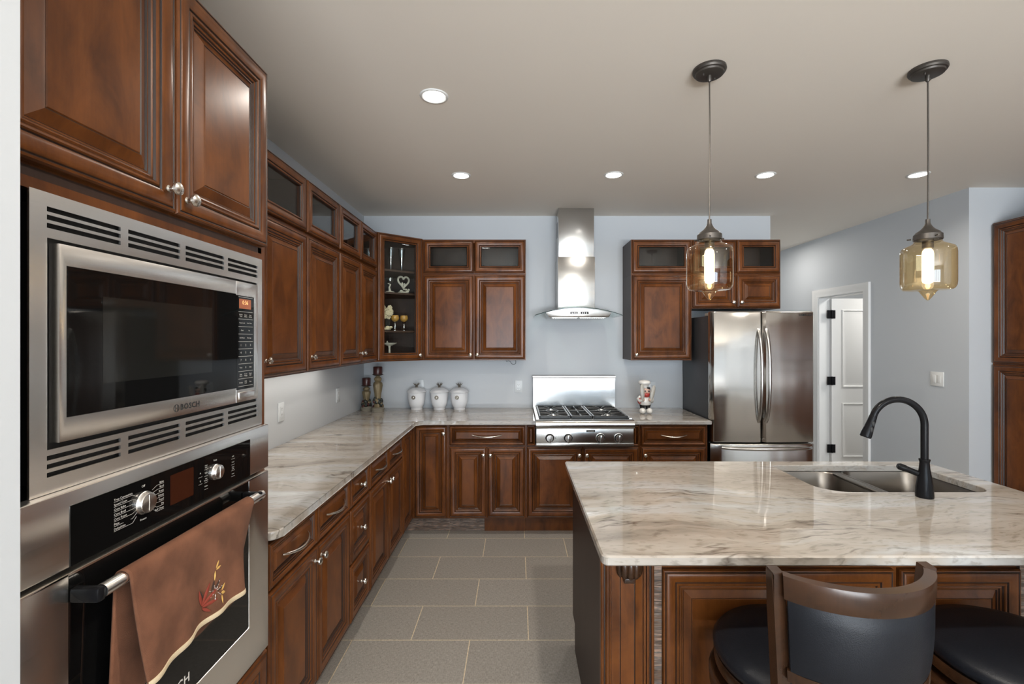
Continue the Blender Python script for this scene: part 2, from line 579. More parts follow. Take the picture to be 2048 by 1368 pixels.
# raised panel profile: (inset, height, dark glaze on the segment that follows)
PROF = [(0.000, 0.000, 0), (0.000, 0.014, 0), (0.003, 0.0195, 0), (0.007, 0.0210, 1), (0.0095, 0.0190, 1), (0.0115, 0.0210, 0),
        (0.016, 0.0232, 0), (0.024, 0.0238, 0), (0.036, 0.0216, 0), (0.043, 0.0190, 1), (0.0460, 0.0150, 1), (0.0480, 0.0168, 0),
        (0.051, 0.0192, 0), (0.055, 0.0184, 0), (0.0575, 0.0160, 1), (0.0605, 0.0118, 0), (0.064, 0.0135, 0), (0.0675, 0.0120, 1),
        (0.0705, 0.0082, 0), (0.0735, 0.0085, 1), (0.0765, 0.0050, 0), (0.080, 0.0068, 0), (0.096, 0.0155, 0), (0.0995, 0.0172, 1),
        (0.1020, 0.0155, 0), (0.104, 0.0174, 0)]
GLASSPROF = [p for p in PROF if p[0] <= 0.0585] + [(0.060, 0.0130, 1), (0.062, 0.004, 0)]
DT = 0.0230   # thickness of a front


def front(bm, x0, x1, z0, z1, yb=0.0, glass=False, frac=0.345):
    prof = GLASSPROF if glass else PROF
    s = min(1.0, frac * min(x1 - x0, z1 - z0) / prof[-1][0])
    loops, mats = [], []
    for (ins, h, g) in prof:
        i = ins * s
        y = yb - h
        loops.append([(x0 + i, y, z0 + i), (x1 - i, y, z0 + i), (x1 - i, y, z1 - i), (x0 + i, y, z1 - i)])
        mats.append(g)
    if glass:
        loops.append([(p[0], yb, p[2]) for p in loops[-1]])
        mats.append(0)
        rings(bm, loops, 0, True, False, False, mats)
        i = prof[-1][0] * s
        return (x0 + i, x1 - i, z0 + i, z1 - i)
    rings(bm, loops, 0, True, True, True, mats)
    return None


def mesh_obj(name, bm, mats, parent=None, smooth=35, fix=True):
    if fix:
        bmesh.ops.recalc_face_normals(bm, faces=bm.faces[:])
    me = bpy.data.meshes.new(name)
    bm.to_mesh(me)
    bm.free()
    for m in (mats if isinstance(mats, (list, tuple)) else [mats]):
        me.materials.append(M[m] if isinstance(m, str) else m)
    me.polygons.foreach_set('use_smooth', [True] * len(me.polygons))
    me.set_sharp_from_angle(angle=math.radians(smooth))
    o = bpy.data.objects.new(name, me)
    COL.objects.link(o)
    if parent:
        o.parent = parent
    return o


def B():
    return bmesh.new()


def thing(name, label, cat, loc=(0, 0, 0), rz=0.0, group=None):
    o = bpy.data.objects.new(name, None)
    o.empty_display_size = 0.1
    COL.objects.link(o)
    o.location = loc
    o.rotation_euler = (0, 0, rz)
    o['label'] = label
    o['category'] = cat
    if group:
        o['group'] = group
    return o


def struct(name, bm, m, parent=None):
    o = mesh_obj(name, bm, m, parent, 30)
    if not parent:
        o['kind'] = 'structure'
    return o


def copy_tree(o, parent=None):
    c = o.copy()
    COL.objects.link(c)
    if parent:
        c.parent = parent
    for ch in list(o.children):
        copy_tree(ch, c)
    return c


def text_into(bm, body, size, mat4, align='CENTER', mat=0, space=1.0, bold=0.0):
    cu = bpy.data.curves.new('lettering', 'FONT')
    cu.body = body
    cu.size = size
    cu.align_x = align
    cu.align_y = 'CENTER'
    cu.space_character = space
    cu.offset = bold
    cu.resolution_u = 2
    o = bpy.data.objects.new('lettering', cu)
    COL.objects.link(o)
    dg = bpy.context.evaluated_depsgraph_get()
    dg.update()
    me = bpy.data.meshes.new_from_object(o.evaluated_get(dg))
    me.transform(mat4)
    n = len(bm.faces)
    bm.from_mesh(me)
    bm.faces.ensure_lookup_table()
    for f in bm.faces[n:]:
        f.material_index = mat
    bpy.data.objects.remove(o)
    bpy.data.curves.remove(cu)
    bpy.data.meshes.remove(me)


def facing(x, y, z):
    """text that faces local -y, standing at (x, y, z)"""
    return Matrix.Translation((x, y, z)) @ Matrix.Rotation(PI / 2, 4, 'X')


# ------------------------------------------------------------------ hardware
def knob(parent, x, z, y=-DT + 0.001, r=0.0155):
    bm = B()
    lathe(bm, [(0.0085, 0.0), (0.0085, 0.002), (0.0055, 0.005), (0.005, 0.014), (r * 0.8, 0.017), (r, 0.0215), (r * 0.93, 0.0265), (r * 0.55, 0.0305), (0.001, 0.0315)],
          (0, 0, 0), '-Y', 18)
    o = mesh_obj('knob', bm, 'nickel', parent)
    o.location = (x, y, z)
    o['label'] = 'round satin nickel knob'
    return o


def pull(parent, x, z, L=0.20, y=-DT + 0.002):
    bm = B()
    pts, rr = [], []
    for k in range(25):
        t = k / 24
        a = math.sin(PI * t)
        pts.append((-L / 2 + L * t, -0.032 * a ** 0.75, 0.012 * (1 - 2 * a) * 0.5))
        rr.append(0.0035 + 0.0025 * a)
    tube(bm, pts, rr, 8)
    o = mesh_obj('handle', bm, 'nickel', parent)
    o.location = (x, y, z)
    o['label'] = 'curved nickel bow pull'
    return o


def door(parent, x0, x1, z0, z1, knob_at=None, pull_at=None, glass=False, name='door', yb=0.0, frac=0.345):
    bm = B()
    cx, cz = x0, z0
    hole = front(bm, 0, x1 - x0, 0, z1 - z0, 0, glass, frac)
    o = mesh_obj(name, bm, ['cherry', 'glaze'], parent, 25)
    o.location = (cx, yb, cz)
    if glass:
        b2 = B()
        box(b2, hole[0] - 0.004, hole[1] + 0.004, -0.0036, -0.0004, hole[2] - 0.004, hole[3] + 0.004)
        p = mesh_obj('glass_pane', b2, 'pane', o)
        p['label'] = 'clear glass pane'
    if knob_at:
        knob(o, knob_at[0] - cx, knob_at[1] - cz)
    if pull_at:
        pull(o, pull_at[0] - cx, pull_at[1] - cz, pull_at[2] if len(pull_at) > 2 else 0.20)
    return o


def drawer(parent, x0, x1, z0, z1, **kw):
    return door(parent, x0, x1, z0, z1, name='drawer', **kw)


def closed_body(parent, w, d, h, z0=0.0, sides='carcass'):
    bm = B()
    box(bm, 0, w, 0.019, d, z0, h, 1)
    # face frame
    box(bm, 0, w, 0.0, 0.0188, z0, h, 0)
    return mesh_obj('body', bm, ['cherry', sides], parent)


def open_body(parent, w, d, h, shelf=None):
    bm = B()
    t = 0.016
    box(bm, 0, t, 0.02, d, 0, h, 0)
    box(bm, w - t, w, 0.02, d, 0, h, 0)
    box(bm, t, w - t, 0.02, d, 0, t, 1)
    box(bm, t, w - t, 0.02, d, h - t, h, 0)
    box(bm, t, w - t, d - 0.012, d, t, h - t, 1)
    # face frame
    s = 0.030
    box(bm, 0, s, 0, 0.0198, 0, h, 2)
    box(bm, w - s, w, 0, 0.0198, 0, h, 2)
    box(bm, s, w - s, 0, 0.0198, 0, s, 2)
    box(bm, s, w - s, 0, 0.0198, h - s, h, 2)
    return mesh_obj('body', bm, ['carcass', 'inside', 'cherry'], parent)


def toe(parent, w, d0, h, mat='cherry', d1=None):
    bm = B()
    box(bm, 0, w, d0, d0 + 0.018, 0.0, h - 0.0005)
    return mesh_obj('toe_kick', bm, mat, parent)


# ------------------------------------------------------------------ the room
WX, BY, CZ = -1.456, 4.40, 2.742
RX = 3.498          # far right wall (hall side)
JY = 3.579          # jog wall beside the pantry
HALL_Y = 6.7
bm = B(); box(bm, WX - 0.15, 6.3, REAR_Y - 0.2, HALL_Y + 0.15, -0.12, 0.0); struct('floor', bm, 'floor')
bm = B(); box(bm, WX - 0.15, 6.3, REAR_Y - 0.2, HALL_Y + 0.15, CZ, CZ + 0.12); struct('ceiling', bm, 'ceiling')
bm = B(); box(bm, WX - 0.15, 2.41, BY, BY + 0.13, 0, CZ); struct('wall_back', bm, 'wall')
bm = B(); box(bm, WX - 0.15, WX, REAR_Y - 0.2, BY, 0, CZ); struct('wall_left', bm, 'wall')
bm = B(); box(bm, WX, -0.752, 0.42, 0.700, 0, CZ); struct('wall_stub', bm, 'wall')
# right wall with the door opening (y 4.652..5.36, z up to 2.06)
OY0, OY1, OZ = 4.652, 5.372, 2.062
bm = B()
box(bm, RX, RX + 0.12, JY + 0.12, OY0, 0, CZ)
box(bm, RX, RX + 0.12, OY1, HALL_Y, 0, CZ)
box(bm, RX, RX + 0.12, OY0, OY1, OZ, CZ)
struct('wall_right', bm, 'wall')
bm = B(); box(bm, RX, SIDE_X + 0.15, JY, JY + 0.12, 0, CZ); struct('wall_pantry', bm, 'wall')
bm = B(); box(bm, 2.28, RX + 0.12, HALL_Y, HALL_Y + 0.15, 0, CZ); struct('wall_hall', bm, 'wall')
bm = B(); box(bm, 2.28, 2.41, BY + 0.13, HALL_Y, 0, CZ); struct('wall_hall_left', bm, 'wall')
# little room beyond the open door
bm = B()
box(bm, RX + 0.12, 6.3, 6.45, 6.55, 0, CZ)
box(bm, 6.2, 6.3, JY + 0.12, 6.45, 0, CZ)
box(bm, SIDE_X + 0.15, 6.2, JY, JY + 0.12, 0, CZ)
struct('wall_beyond', bm, 'wall')
# side wall with windows behind the camera
bm = B()
box(bm, SIDE_X, SIDE_X + 0.15, REAR_Y, -2.7, 0, CZ)
box(bm, SIDE_X, SIDE_X + 0.15, -1.3, JY, 0, CZ)
box(bm, SIDE_X, SIDE_X + 0.15, -2.7, -1.3, 0, 0.1)
box(bm, SIDE_X, SIDE_X + 0.15, -2.7, -1.3, 2.2, CZ)
struct('wall_side', bm, 'wall')
# rear wall with patio windows
bm = B()
box(bm, WX, -1.25, REAR_Y - 0.15, REAR_Y, 0, CZ)
box(bm, 2.65, SIDE_X, REAR_Y - 0.15, REAR_Y, 0, CZ)
box(bm, -1.25, 2.65, REAR_Y - 0.15, REAR_Y, 0, 0.38)
box(bm, -1.25, 2.65, REAR_Y - 0.15, REAR_Y, 2.56, CZ)
struct('wall_rear', bm, 'wall')


def window(name, x0, x1, z0, z1, n, loc, rz):
    bm = B()
    f = 0.06
    box(bm, x0, x1, -0.05, 0.05, z0, z0 + f)
    box(bm, x0, x1, -0.05, 0.05, z1 - f, z1)
    for k in range(n + 1):
        xc = x0 + (x1 - x0) * k / n
        hw = 0.035
        box(bm, max(x0, xc - hw), min(x1, xc + hw), -0.045, 0.045, z0 + f, z1 - f)
    box(bm, x0, x1, -0.02, 0.02, z0 + (z1 - z0) * 0.62, z0 + (z1 - z0) * 0.62 + 0.035)
    o = struct(name, bm, 'trimw')
    o.location = loc
    o.rotation_euler = (0, 0, rz)


window('window_1', -1.95, 1.95, 0.38, 2.56, 4, (0.7, REAR_Y - 0.07, 0), 0)
window('window_2', -0.7, 0.7, 0.1, 2.2, 2, (SIDE_X + 0.07, -2.0, 0), PI / 2)

# door casing on the right wall (local x runs along -Y, front faces -X)
bm = B()
CW = 0.088
prof = [(0.0, 0.0), (0.0, 0.012), (0.012, 0.016), (0.030, 0.014), (0.045, 0.018), (0.070, 0.022), (0.086, 0.022), (0.088, 0.0)]


def casing(bm, y0, y1, z1):
    loops = []
    for u, t in prof:
        loops.append([(RX - t - 0.0004, y0 - u, 0.0), (RX - t - 0.0004, y0 - u, z1 + u), (RX - t - 0.0004, y1 + u, z1 + u), (RX - t - 0.0004, y1 + u, 0.0)])
    vs = [[bm.verts.new(p) for p in lp] for lp in loops]
    for k in range(len(vs) - 1):
        for i in range(3):
            bm.faces.new((vs[k][i], vs[k][i + 1], vs[k + 1][i + 1], vs[k + 1][i]))


casing(bm, OY0 + 0.01, OY1 - 0.01, OZ - 0.01)
# jamb lining
box(bm, RX + 0.0005, RX + 0.12, OY0, OY0 + 0.018, 0, OZ)
box(bm, RX + 0.0005, RX + 0.12, OY1 - 0.018, OY1, 0, OZ)
box(bm, RX + 0.0005, RX + 0.12, OY0 + 0.018, OY1 - 0.018, OZ - 0.018, OZ)
struct('trim_1', bm, 'trimw')
# the open door leaf, swung back into the room beyond; its panelled face looks at the camera
d1 = bpy.data.objects.new('door_1', None)
COL.objects.link(d1)
d1['kind'] = 'structure'
d1.location = (RX + 0.128, OY1 - 0.045, 0.012)
bm = B()
DW, DH = 0.68, 2.028
box(bm, 0, DW, 0, 0.035, 0, DH)
for (a, b_) in ((0.20, 0.825), (1.005, DH - 0.13)):
    # proud moulding ring plus raised field
    z0_, z1_, xa, xb = a, b_, 0.115, DW - 0.115
    pr = [(0.0, 0.0), (0.003, 0.007), (0.012, 0.009), (0.020, 0.003), (0.030, 0.002), (0.052, 0.007)]
    rings(bm, [[(xa + u, -t, z0_ + u), (xb - u, -t, z0_ + u), (xb - u, -t, z1_ - u), (xa + u, -t, z1_ - u)] for u, t in pr], 0, True, False, True)
mesh_obj('door_leaf', bm, 'trimw', d1, 25)
for zc in (0.30, 1.08, 1.845):
    bm = B()
    box(bm, -0.055, -0.004, -0.004, 0.0, zc - 0.048, zc + 0.048, 0, 0.0012)
    box(bm, 0.002, 0.040, -0.004, 0.0, zc - 0.048, zc + 0.048, 0, 0.0012)
    lathe(bm, [(0.006, zc - 0.05), (0.006, zc + 0.05)], (-0.001, -0.006, 0), 'Z', 10)
    h = mesh_obj('hinge', bm, 'blackmetal', d1)
    h['label'] = 'black hinge'
# baseboards that can be seen from a step aside
bm = B(); box(bm, RX - 0.014, RX - 0.0005, JY + 0.02, OY0 - 0.09, 0, 0.12); struct('baseboard_right', bm, 'trimw')

# ------------------------------------------------------------------ recessed ceiling lights
DL = [(-0.401, 2.237, 'largest round recessed ceiling light, nearest the camera, above the left counter'),
      (-0.400, 3.315, 'round recessed ceiling light in the far row, leftmost, above the back wall cabinets'),
      (0.690, 3.303, 'round recessed ceiling light in the far row, near the range hood chimney'),
      (1.777, 3.308, 'round recessed ceiling light in front of the refrigerator, right of the left pendant'),
      (2.862, 3.300, 'round recessed ceiling light beside the cord of the right pendant')]
dl0 = None
for x, y, lab in DL:
    if dl0 is None:
        dl0 = thing('recessed_light', lab, 'ceiling light', (x, y, CZ), 0, 'recessed ceiling lights')
        bm = B()
        lathe(bm, [(0.052, -0.003), (0.058, -0.006), (0.066, -0.004), (0.069, 0.0), (0.052, 0.0)], seg=36, cap0=False, cap1=False)
        mesh_obj('trim_ring', bm, 'whitepl', dl0)
        bm = B()
        lathe(bm, [(0.052, -0.0035), (0.03, -0.0045), (0.0001, -0.005)], seg=36, cap0=False, cap1=False)
        mesh_obj('lens', bm, 'lens', dl0, fix=False)
        t = dl0
    else:
        t = copy_tree(dl0)
        t.location = (x, y, CZ)
        t['label'] = lab
    a = area('downlight', (x, y, CZ - 0.012), (0, 0, 0), 0.1, 0.1, 6.0, (1.0, 0.93, 0.84), 'DISK', math.radians(150))
area('tower_door_fill', (0.55, 0.95, CZ - 0.012), (0, 0, 0), 0.1, 0.1, 31.0, (1.0, 0.92, 0.82), 'DISK')  # added unseen lamp that brightens the oven tower doors
for x, y in ((1.5, -0.8), (3.0, -0.8), (1.5, -2.6), (3.0, 1.0)):  # added lamps out of view, balancing the room's brightness
    area('room_fill', (x, y, CZ - 0.012), (0, 0, 0), 0.1, 0.1, 11.0, (1.0, 0.93, 0.84), 'DISK', math.radians(150))
# added light strip under the left wall cabinets to brighten the backsplash
area('backsplash_fill', (-1.33, 2.55, 1.378), (0, 0, PI / 2), 1.7, 0.03, 3.0, (1.0, 0.93, 0.84))
area('door_leaf_fill', (4.6, 4.75, CZ - 0.05), (0, 0, 0), 0.4, 0.4, 34.0, (1.0, 0.97, 0.92), 'DISK')  # added unseen lamp to light the open door leaf
area('hall_lamp', (2.95, 5.6, CZ - 0.03), (0, 0, 0), 0.2, 0.2, 8.0, (1.0, 0.95, 0.88), 'DISK')

# ------------------------------------------------------------------ cabinets, left wall (rot +90: local x = world Y)
R90 = PI / 2
UPL = 'upper cabinets on the left wall'
FXU = -1.1615       # face frame plane of the left uppers
ZU0, ZUS, ZU1 = 1.383, 2.140, 2.447


def upper_left(y0, y1, parts, label_l, label_t):
    d = FXU - WX - 0.001
    wd = y1 - y0
    c = thing('wall_cabinet', label_l, 'cabinet', (FXU, y0, ZU0), R90, UPL)
    closed_body(c, wd, d, ZUS - ZU0 - 0.001)
    for (a, b_, kx) in parts:
        door(c, a, b_, 0.010, ZUS - ZU0 - 0.014, knob_at=(kx, 0.085))
    g = thing('glass_front_cabinet', label_t, 'cabinet', (FXU, y0, ZUS), R90, 'glass fronted top cabinets on the left wall')
    open_body(g, wd, d, ZU1 - ZUS)
    for (a, b_, kx) in parts:
        door(g, a, b_, 0.012, ZU1 - ZUS - 0.008, glass=True)


upper_left(1.607, 2.519, [(0.008, 0.454, 0.42), (0.458, 0.904, 0.492)],
           'tall solid-door cherry wall cabinet on the left, half hidden by the oven tower',
           'glass-front top cabinet on the left wall, touching the oven tower in view')
upper_left(2.521, 2.985, [(0.008, 0.456, 0.045)],
           'single-door cherry wall cabinet in the middle of the left wall run',
           'single-pane glass-front top cabinet in the middle of the left wall run')
upper_left(2.987, 3.788, [(0.006, 0.397, 0.362), (0.401, 0.790, 0.436)],
           'two-door cherry wall cabinet on the left wall, next to the corner display cabinet',
           'two-pane glass-front top cabinet on the left wall, next to the corner display cabinet')

# corner display cabinet
P0, P1 = (-1.1615, 3.790), (-0.833, 4.0715)
ang = math.atan2(P1[1] - P0[1], P1[0] - P0[0])
LW = math.hypot(P1[0] - P0[0], P1[1] - P0[1])
cc = thing('corner_display_cabinet', 'tall diagonal corner cabinet with one glass door showing shelves of ornaments', 'cabinet', (P0[0], P0[1], ZU0), ang)
inv = Matrix.Rotation(-ang, 4, 'Z') @ Matrix.Translation((-P0[0], -P0[1], 0))


def loc2(x, y):
    v = inv @ Vector((x, y, 0))
    return (v.x, v.y)


HC = ZU1 + 0.004 - ZU0
e = 0.002
poly = [loc2(*p) for p in ((P0[0], P0[1] + 0.001), (P1[0] - 0.001, P1[1]), (P1[0] - 0.001, BY - e), (WX + e, BY - e), (WX + e, P0[1] + 0.001))]
inner = [loc2(*p) for p in ((P0[0] + 0.004, P0[1] + 0.017), (P1[0] - 0.017, P1[1] + 0.004), (P1[0] - 0.017, BY - 0.016), (WX + 0.016, BY - 0.016), (WX + 0.016, P0[1] + 0.017))]
bm = B()
prism(bm, poly, 0, 0.016, 0)
prism(bm, poly, HC - 0.016, HC, 0)
for i in (1, 2, 3, 4):
    j = (i + 1) % 5
    quad = [poly[i], poly[j], inner[j], inner[i]]
    prism(bm, quad, 0.016, HC - 0.016, 1)
# face frame
for (a, b_, c_, d_) in ((0.0, 0.038, 0, HC), (LW - 0.038, LW, 0, HC), (0.038, LW - 0.038, 0, 0.032), (0.038, LW - 0.038, HC - 0.032, HC)):
    box(bm, a, b_, -0.0005, 0.017, c_, d_, 2)
mesh_obj('body', bm, ['carcass', 'inside', 'cherry'], cc)
SHELF = [0.205, 0.472, 0.770]
for k, z in enumerate([0.260, 0.585, 0.777]):
    SHELF[k] = z
    bm = B()
    ins = [(p[0] * 0.985 + 0.003, p[1]) for p in inner]
    ins[0] = (ins[0][0], max(ins[0][1], 0.03)); ins[1] = (ins[1][0], max(ins[1][1], 0.03))
    prism(bm, ins, z - 0.016, z)
    mesh_obj('shelf', bm, 'inside', cc)
door(cc, 0.014, LW - 0.014, 0.010, HC - 0.008, knob_at=(LW - 0.040, 0.050), glass=True, frac=0.155)

# oven tower
FXT = -0.8415
ot = thing('oven_tower_cabinet', 'tall cherry cabinet tower at far left framing the microwave and the oven', 'cabinet', (FXT, 0.702, 0.0), R90)
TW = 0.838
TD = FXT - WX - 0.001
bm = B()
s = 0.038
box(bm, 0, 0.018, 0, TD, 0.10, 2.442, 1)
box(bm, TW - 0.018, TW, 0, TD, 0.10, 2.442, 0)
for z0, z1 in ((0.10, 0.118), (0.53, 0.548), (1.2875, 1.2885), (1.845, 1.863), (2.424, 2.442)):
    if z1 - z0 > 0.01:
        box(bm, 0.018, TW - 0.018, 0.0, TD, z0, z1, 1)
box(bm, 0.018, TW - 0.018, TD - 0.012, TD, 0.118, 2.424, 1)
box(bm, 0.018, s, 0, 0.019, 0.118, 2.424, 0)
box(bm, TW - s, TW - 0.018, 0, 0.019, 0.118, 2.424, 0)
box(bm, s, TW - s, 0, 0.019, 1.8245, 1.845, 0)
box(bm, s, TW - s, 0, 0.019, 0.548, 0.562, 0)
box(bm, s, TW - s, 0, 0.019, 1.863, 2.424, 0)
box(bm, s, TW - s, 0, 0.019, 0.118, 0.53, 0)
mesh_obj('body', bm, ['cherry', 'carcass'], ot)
toe(ot, TW, 0.07, 0.10)
door(ot, 0.006, 0.413, 1.868, 2.440, knob_at=(0.386, 1.918))
door(ot, 0.417, 0.824, 1.868, 2.440, knob_at=(0.446, 1.908))
drawer(ot, 0.010, 0.822, 0.115, 0.545, pull_at=(0.42, 0.44))

# base run on the left
FXB = -0.8515
CTB = 0.888       # underside of the stone
BASEL = 'base cabinets on the left wall'
DB = FXB - WX - 0.001


def base_left(y0, y1, label):
    c = thing('base_cabinet', label, 'cabinet', (FXB, y0, 0), R90, BASEL)
    closed_body(c, y1 - y0, DB, CTB - 0.001, 0.125)
    toe(c, y1 - y0, 0.065, 0.125)
    return c


ZD0, ZD1, ZR0, ZR1 = 0.138, 0.703, 0.716, 0.874
c = base_left(1.545, 2.308, 'two-drawer cherry base cabinet on the left, beside the oven tower')
for (a, b_, kx) in ((0.008, 0.380, 0.353), (0.384, 0.755, 0.411)):
    drawer(c, a, b_, ZR0, ZR1, pull_at=((a + b_) / 2, 0.795))
    door(c, a, b_, ZD0, ZD1, knob_at=(kx, 0.655))
c = base_left(2.310, 2.614, 'narrow three-drawer cherry base cabinet in the middle of the left run')
for z0, z1 in ((0.138, 0.420), (0.432, 0.703), (ZR0, ZR1)):
    drawer(c, 0.008, 0.296, z0, z1, knob_at=(0.152, (z0 + z1) / 2))
c = base_left(2.616, 3.376, 'two-drawer cherry base cabinet on the left, nearest the inner corner')
for (a, b_, kx) in ((0.008, 0.378, 0.351), (0.382, 0.752, 0.409)):
    drawer(c, a, b_, ZR0, ZR1, pull_at=((a + b_) / 2, 0.795))
    door(c, a, b_, ZD0, ZD1, knob_at=(kx, 0.655))

# back base run
FYB = 3.7265
DBB = BY - FYB - 0.001
XC = -0.553
co = thing('corner_base_cabinet', 'inner corner cherry base cabinet with one narrow door on each face', 'cabinet', (FXB, FYB, 0), 0)
bm = B()
box(bm, WX - FXB + 0.001, 0.0, 3.378 - FYB, BY - FYB - 0.001, 0.125, CTB - 0.001, 0)
box(bm, 0.0, XC - FXB, 0.0, BY - FYB - 0.001, 0.125, CTB - 0.001, 0)
mesh_obj('body', bm, 'cherry', co)
bm = B()
box(bm, -0.083, -0.065, 3.378 - FYB, 0.065, 0, 0.1245)
box(bm, -0.065, XC - FXB, 0.065, 0.083, 0, 0.1245)
mesh_obj('toe_kick', bm, 'rustic', co)
door(co, 0.030, XC - FXB - 0.012, ZD0, 0.872, knob_at=(XC - FXB - 0.034, 0.815))
o = door(co, 0, 0.290, 0, 0.872 - ZD0)
o.rotation_euler = (0, 0, R90)
o.location = (0.0, 3.378 - FYB + 0.008, ZD0)

BASEB = 'base cabinets on the back wall'


def base_back(x0, x1, label, toemat='cherry'):
    c = thing('base_cabinet', label, 'cabinet', (x0, FYB, 0), 0, BASEB)
    closed_body(c, x1 - x0, DBB, CTB - 0.001, 0.125)
    if toemat == 'cherry':
        toe(c, x1 - x0, 0.065, 0.125)
    else:
        toe(c, 0.285, 0.065, 0.125, toemat)
        o = toe(c, x1 - x0 - 0.287, 0.060, 0.125)
        o.location = (0.287, 0, 0)
    return c


c = base_back(XC + 0.001, 0.070, 'cherry base cabinet under the three canisters, one wide drawer over two doors', 'rustic')
W = 0.070 - XC - 0.001
drawer(c, 0.010, W - 0.006, ZR0, ZR1, pull_at=(W / 2, 0.795, 0.24))
door(c, 0.010, W / 2 - 0.003, ZD0, ZD1, knob_at=(W / 2 - 0.028, 0.642))
door(c, W / 2 + 0.003, W - 0.006, ZD0, ZD1, knob_at=(W / 2 + 0.028, 0.642))
# cooktop cabinet: its body drops under the rangetop
c = thing('base_cabinet', 'wide cherry base cabinet under the stainless rangetop', 'cabinet', (0.072, FYB, 0), 0, BASEB)
W = 0.983 - 0.072
bm = B()
box(bm, 0, W, 0.0, DBB, 0.125, 0.724)
box(bm, 0, 0.074, 0.0, DBB, 0.724, CTB - 0.001)
box(bm, W - 0.058, W, 0.0, DBB, 0.724, CTB - 0.001)
mesh_obj('body', bm, 'cherry', c)
toe(c, W, 0.065, 0.125)
for (a, b_) in ((0.008, 0.073), (W - 0.057, W - 0.006)):
    bm = B()
    front(bm, 0, b_ - a, 0, ZR1 - ZR0, 0, False, 0.42)
    o = mesh_obj('filler_panel', bm, ['cherry', 'glaze'], c, 25)
    o.location = (a, 0, ZR0)
door(c, 0.008, W / 2 - 0.003, ZD0, ZD1, knob_at=(W / 2 - 0.030, 0.642))
door(c, W / 2 + 0.003, W - 0.006, ZD0, ZD1, knob_at=(W / 2 + 0.030, 0.642))
c = base_back(0.985, 1.532, 'single-drawer cherry base cabinet between the rangetop and the refrigerator')
W = 1.532 - 0.985
drawer(c, 0.010, W - 0.016, ZR0, ZR1, pull_at=(W / 2, 0.795, 0.21))
door(c, 0.010, W - 0.016, ZD0, ZD1, knob_at=(0.040, 0.642))

# back uppers
FYU = 4.0715
DU = BY - FYU - 0.001


def upper_back(x0, x1, z0, z1, parts, label, glass, group):
    c = thing('glass_front_cabinet' if glass else 'wall_cabinet', label, 'cabinet', (x0, FYU, z0), 0, group)
    (open_body if glass else closed_body)(c, x1 - x0, DU, z1 - z0 - 0.001)
    for p in parts:
        door(c, p[0], p[1], 0.010, z1 - z0 - 0.010, knob_at=p[2] if len(p) > 2 else None, glass=glass)
    return c


GL, GT = 'solid door wall cabinets on the back wall', 'glass fronted top cabinets on the back wall'
W = 0.077 + 0.831
upper_back(-0.831, 0.077, ZU0, ZUS, [(0.012, W / 2 - 0.004, (W / 2 - 0.03, 0.05)), (W / 2 + 0.004, W - 0.006, (W / 2 + 0.03, 0.05))],
           'two-door cherry wall cabinet on the back wall, left of the range hood', False, GL)
upper_back(-0.831, 0.077, ZUS, ZU1, [(0.012, W / 2 - 0.004), (W / 2 + 0.004, W - 0.006)],
           'two-pane glass-front top cabinet on the back wall, left of the range hood', True, GT)
W = 1.535 - 1.005
upper_back(1.005, 1.535, ZU0, ZUS, [(0.008, W - 0.008, (0.038, 0.05))],
           'single-door cherry wall cabinet between range hood and refrigerator', False, GL)
upper_back(1.005, 1.535, ZUS, ZU1, [(0.008, W - 0.008)],
           'single-pane glass-front top cabinet between range hood and refrigerator', True, GT)
W = 2.318 - 1.537
upper_back(1.537, 2.318, 1.838, ZUS, [(0.008, W / 2 - 0.004, (W / 2 - 0.035, 0.052)), (W / 2 + 0.004, W - 0.008, (W / 2 + 0.035, 0.052))],
           'short two-door cherry cabinet directly above the refrigerator', False, GL)
upper_back(1.537, 2.318, ZUS, ZU1, [(0.008, W / 2 - 0.004), (W / 2 + 0.004, W - 0.008)],
           'two-pane glass-front top cabinet over the refrigerator, partly behind the left pendant', True, GT)

# pantry at right edge (faces -X)
PX = 3.6815
PW = 2.79
pc = thing('pantry_cabinet', 'tall cherry pantry cabinet at the right edge against the white wall', 'cabinet', (PX, JY - 0.002, 0), -R90)
bm = B()
box(bm, 0, PW, 0, SIDE_X - PX - 0.001, 0.10, 2.462)
mesh_obj('body', bm, 'cherry', pc)
toe(pc, PW, 0.07, 0.10)
for (a, b_, kx) in [(0.016 + 0.93 * q + (0.448 if r_ else 0), 0.460 + 0.93 * q + (0.454 if r_ else 0), (0.49 if r_ else 0.43) + 0.93 * q) for q in range(3) for r_ in (0, 1)]:
    door(pc, a, b_, 1.386, 2.452, knob_at=(kx, 1.44))
    door(pc, a, b_, 0.112, 1.372, knob_at=(kx, 1.31))

# ------------------------------------------------------------------ countertops
ZT = 0.919


def arc(cx, cy, r, a0, a1, n=6):
    return [(cx + r * math.cos(math.radians(a0 + (a1 - a0) * k / n)), cy + r * math.sin(math.radians(a0 + (a1 - a0) * k / n))) for k in range(n + 1)]


CX, CY = -0.801, 3.678
Lp = [(WX + 0.001, 1.5425)] + arc(CX - 0.045, 1.5425 + 0.045, 0.045, -90, 0) + [(CX, CY - 0.055), (CX + 0.055, CY), (0.1495, CY), (0.1495, BY - 0.001), (WX + 0.001, BY - 0.001)]
bm = B(); prism(bm, Lp, CTB, ZT, 0, 0.006)
o = mesh_obj('countertop', bm, 'granite', smooth=12)
o['label'] = 'L-shaped polished beige granite countertop along the left and back walls'; o['category'] = 'countertop'
bm = B(); prism(bm, [(0.9225, CY), (1.549, CY), (1.549, BY - 0.001), (0.9225, BY - 0.001)], CTB, ZT, 0, 0.006)
o = mesh_obj('countertop', bm, 'granite', smooth=12)
o['label'] = 'short granite countertop between the rangetop and the refrigerator'; o['category'] = 'countertop'

